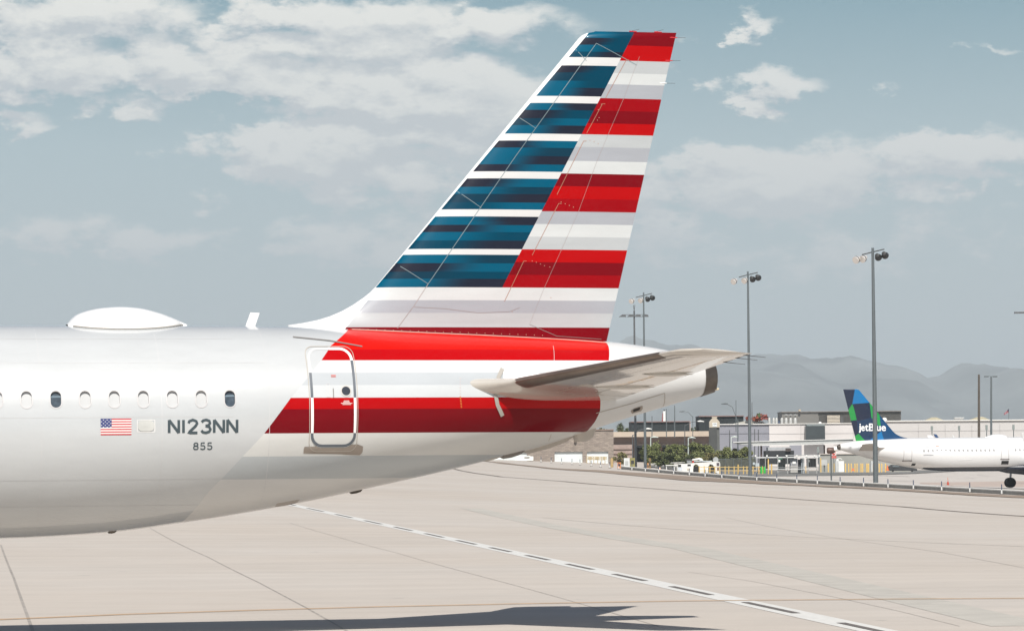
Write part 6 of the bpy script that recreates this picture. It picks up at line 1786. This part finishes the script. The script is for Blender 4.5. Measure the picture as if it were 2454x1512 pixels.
for (x0, x1, y0, y1, nm) in ((3420, 3431, 1737, 1745, 'cargo_hatch_window'), (3756, 3781, 1727, 1740, 'dark_hatch')):
    c0 = fon(x0, y0); c1 = fon(x1, y1); b = MB(); b.add([surf(c0[0], c0[1], .02, 1), surf(c1[0], c0[1], .02, 1), surf(c1[0], c1[1], .02, 1), surf(c0[0], c1[1], .02, 1)], [(0, 1, 2, 3)]); b.build(nm, M('far_black', (.015, .015, .015), .5), far)
fribb('registration_line', [fon(3458, 1674), fon(3503, 1674)], .16, M('far_faint_grey', (.50, .52, .54), .6)); fribb('small_flag', [fon(3509, 1672), fon(3521, 1673)], .16, M('far_faint_red', (.55, .38, .32), .6))
fribb('script_name', [fon(3463, 1706), fon(3475, 1705), fon(3500, 1706)], .09, M('far_script', (.35, .36, .38), .6)); fribb('script_name', [fon(3592, 1724), fon(3644, 1722)], .10, M('far_script_pale', (.82, .82, .82), .5))
ff = MB(); n = 24; vs = []
for a, o in [(3.835, .012), (3.95, .012), (4.12, .004), (4.13, -.03), (3.7, -.06)]:
    zc, h, w = sec(min(a, 4.12)); w = max(w, .26)
    for k in range(n): t = 2 * PI * k / n; vs.append((a, (w + o) * math.sin(t), zc + (h + o) * math.cos(t)))
ff.add(vs, [(j * n + i, j * n + (i + 1) % n, (j + 1) * n + (i + 1) % n, (j + 1) * n + i) for j in range(4) for i in range(n)]); ff.add(vs[-n:], [tuple(range(n))]); ff.build('exhaust', DARKM, far, smooth=40)
radome(-16.6, -13.9, .36, .55, far, FWH)
undercarriage(far, FWH, M('far_cowl_dark', (.010, .012, .025), .4))
# wing root fairing
b = MB(); b.lathe([(.05, -29), (.7, -27), (.85, -24), (.85, -19), (.6, -16.5), (.05, -14.2)], 20, 'x', (0, 0, 2.35)); b.v = [(x, y * 2.3, z_) for x, y, z_ in b.v]; b.build('wing_root_fairing', FBELLY, far, smooth=50)

# ------------------------------------------------------------------ mountains and haze
def ridge(name, pl, y, foot, seed, amp, col, label_kind='structure'):
    prof = lerpf([(px, py) for px, py in pl]); rn = random.Random(seed)
    from mathutils import noise as mn
    x0, x1 = pl[0][0], pl[-1][0]; nx = 260; nt_ = 26; b = MB(); vs = []
    for j in range(nt_ + 1):
        t = j / nt_                     # 0 foot .. 0.8 crest .. 1 back
        for i in range(nx + 1):
            px = x0 + (x1 - x0) * i / nx; yy = y - foot + (foot * 1.25) * t
            crest = at(px, prof(px), y); X = crest.x * (1 + 0.0)
            k = min(1, t / .8); 
            hgt = (crest.z + 20) * (1 - (1 - k) ** 1.35) if t <= .8 else (crest.z + 20) * (1 - (t - .8) * 2.2)
            e = mn.fractal(Vector((X * .0010, yy * .0007, seed)), 1.0, 2.1, 6) + .5 * abs(mn.noise(Vector((X * .0032, yy * .0008, seed + 4))))
            fall = math.sin(PI * min(1, t / .8)) ** .8 if t < .8 else 0
            vs.append((X, yy, -20 + hgt + e * amp * (fall + .05) + 26 * mn.fractal(Vector((X * .006, yy * .002, seed + 9)), .9, 2.2, 4) * min(1, t * 3)))
    n = nx + 1
    b.add(vs, [(j * n + i, j * n + i + 1, (j + 1) * n + i + 1, (j + 1) * n + i) for j in range(nt_) for i in range(nx)])
    return structure(b.build(name, M(name + '_rock', col, .95, var=.55, scale=.0022), None, smooth=60))


ridge('mountain_range', [(-900, 930), (0, 900), (500, 880), (900, 895), (1200, 885), (1500, 882), (1650, 872), (1750, 860), (1810, 854), (1850, 853), (1890, 858), (1943, 864), (1978, 856), (1995, 853.5), (2014, 855), (2034, 862), (2056, 873), (2090, 877), (2122, 887), (2150, 894), (2180, 897), (2220, 907), (2245, 905), (2275, 893), (2300, 888), (2332, 883), (2350, 884), (2374, 887), (2405, 893), (2430, 890), (2454, 896), (2600, 905), (3200, 880), (3900, 930)], 13000, 3800, 3, 105, (.15, .16, .155))
ridge('mountain', [(900, 905), (1200, 870), (1400, 846), (1483, 822), (1500, 815), (1513, 813), (1530, 814), (1550, 818), (1587, 822), (1646, 821), (1683, 827), (1720, 836), (1780, 852), (1900, 875), (2100, 900), (2300, 930)], 12900, 1500, 9, 40, (.16, .17, .165))

# air: pale haze over the whole valley, the sky stays outside of it
hz = bpy.data.meshes.new('haze'); hb = MB(); ZT = 485.; hb.box((0, 9000, (ZT - 24) / 2), (30000, 18400, ZT + 24)); ho = hb.build('haze', None)
ho.data.materials.clear()
hm = bpy.data.materials.new('haze_air'); hm.use_nodes = True; hm.node_tree.nodes.clear()
pv = hm.node_tree.nodes.new('ShaderNodeVolumePrincipled'); pv.inputs['Density'].default_value = HAZE_D; pv.inputs['Color'].default_value = (.86, .95, 1.0, 1); pv.inputs['Anisotropy'].default_value = 0.0
oo = hm.node_tree.nodes.new('ShaderNodeOutputMaterial'); hm.node_tree.links.new(pv.outputs[0], oo.inputs['Volume'])
ho.data.materials.append(hm); ho['kind'] = 'stuff'
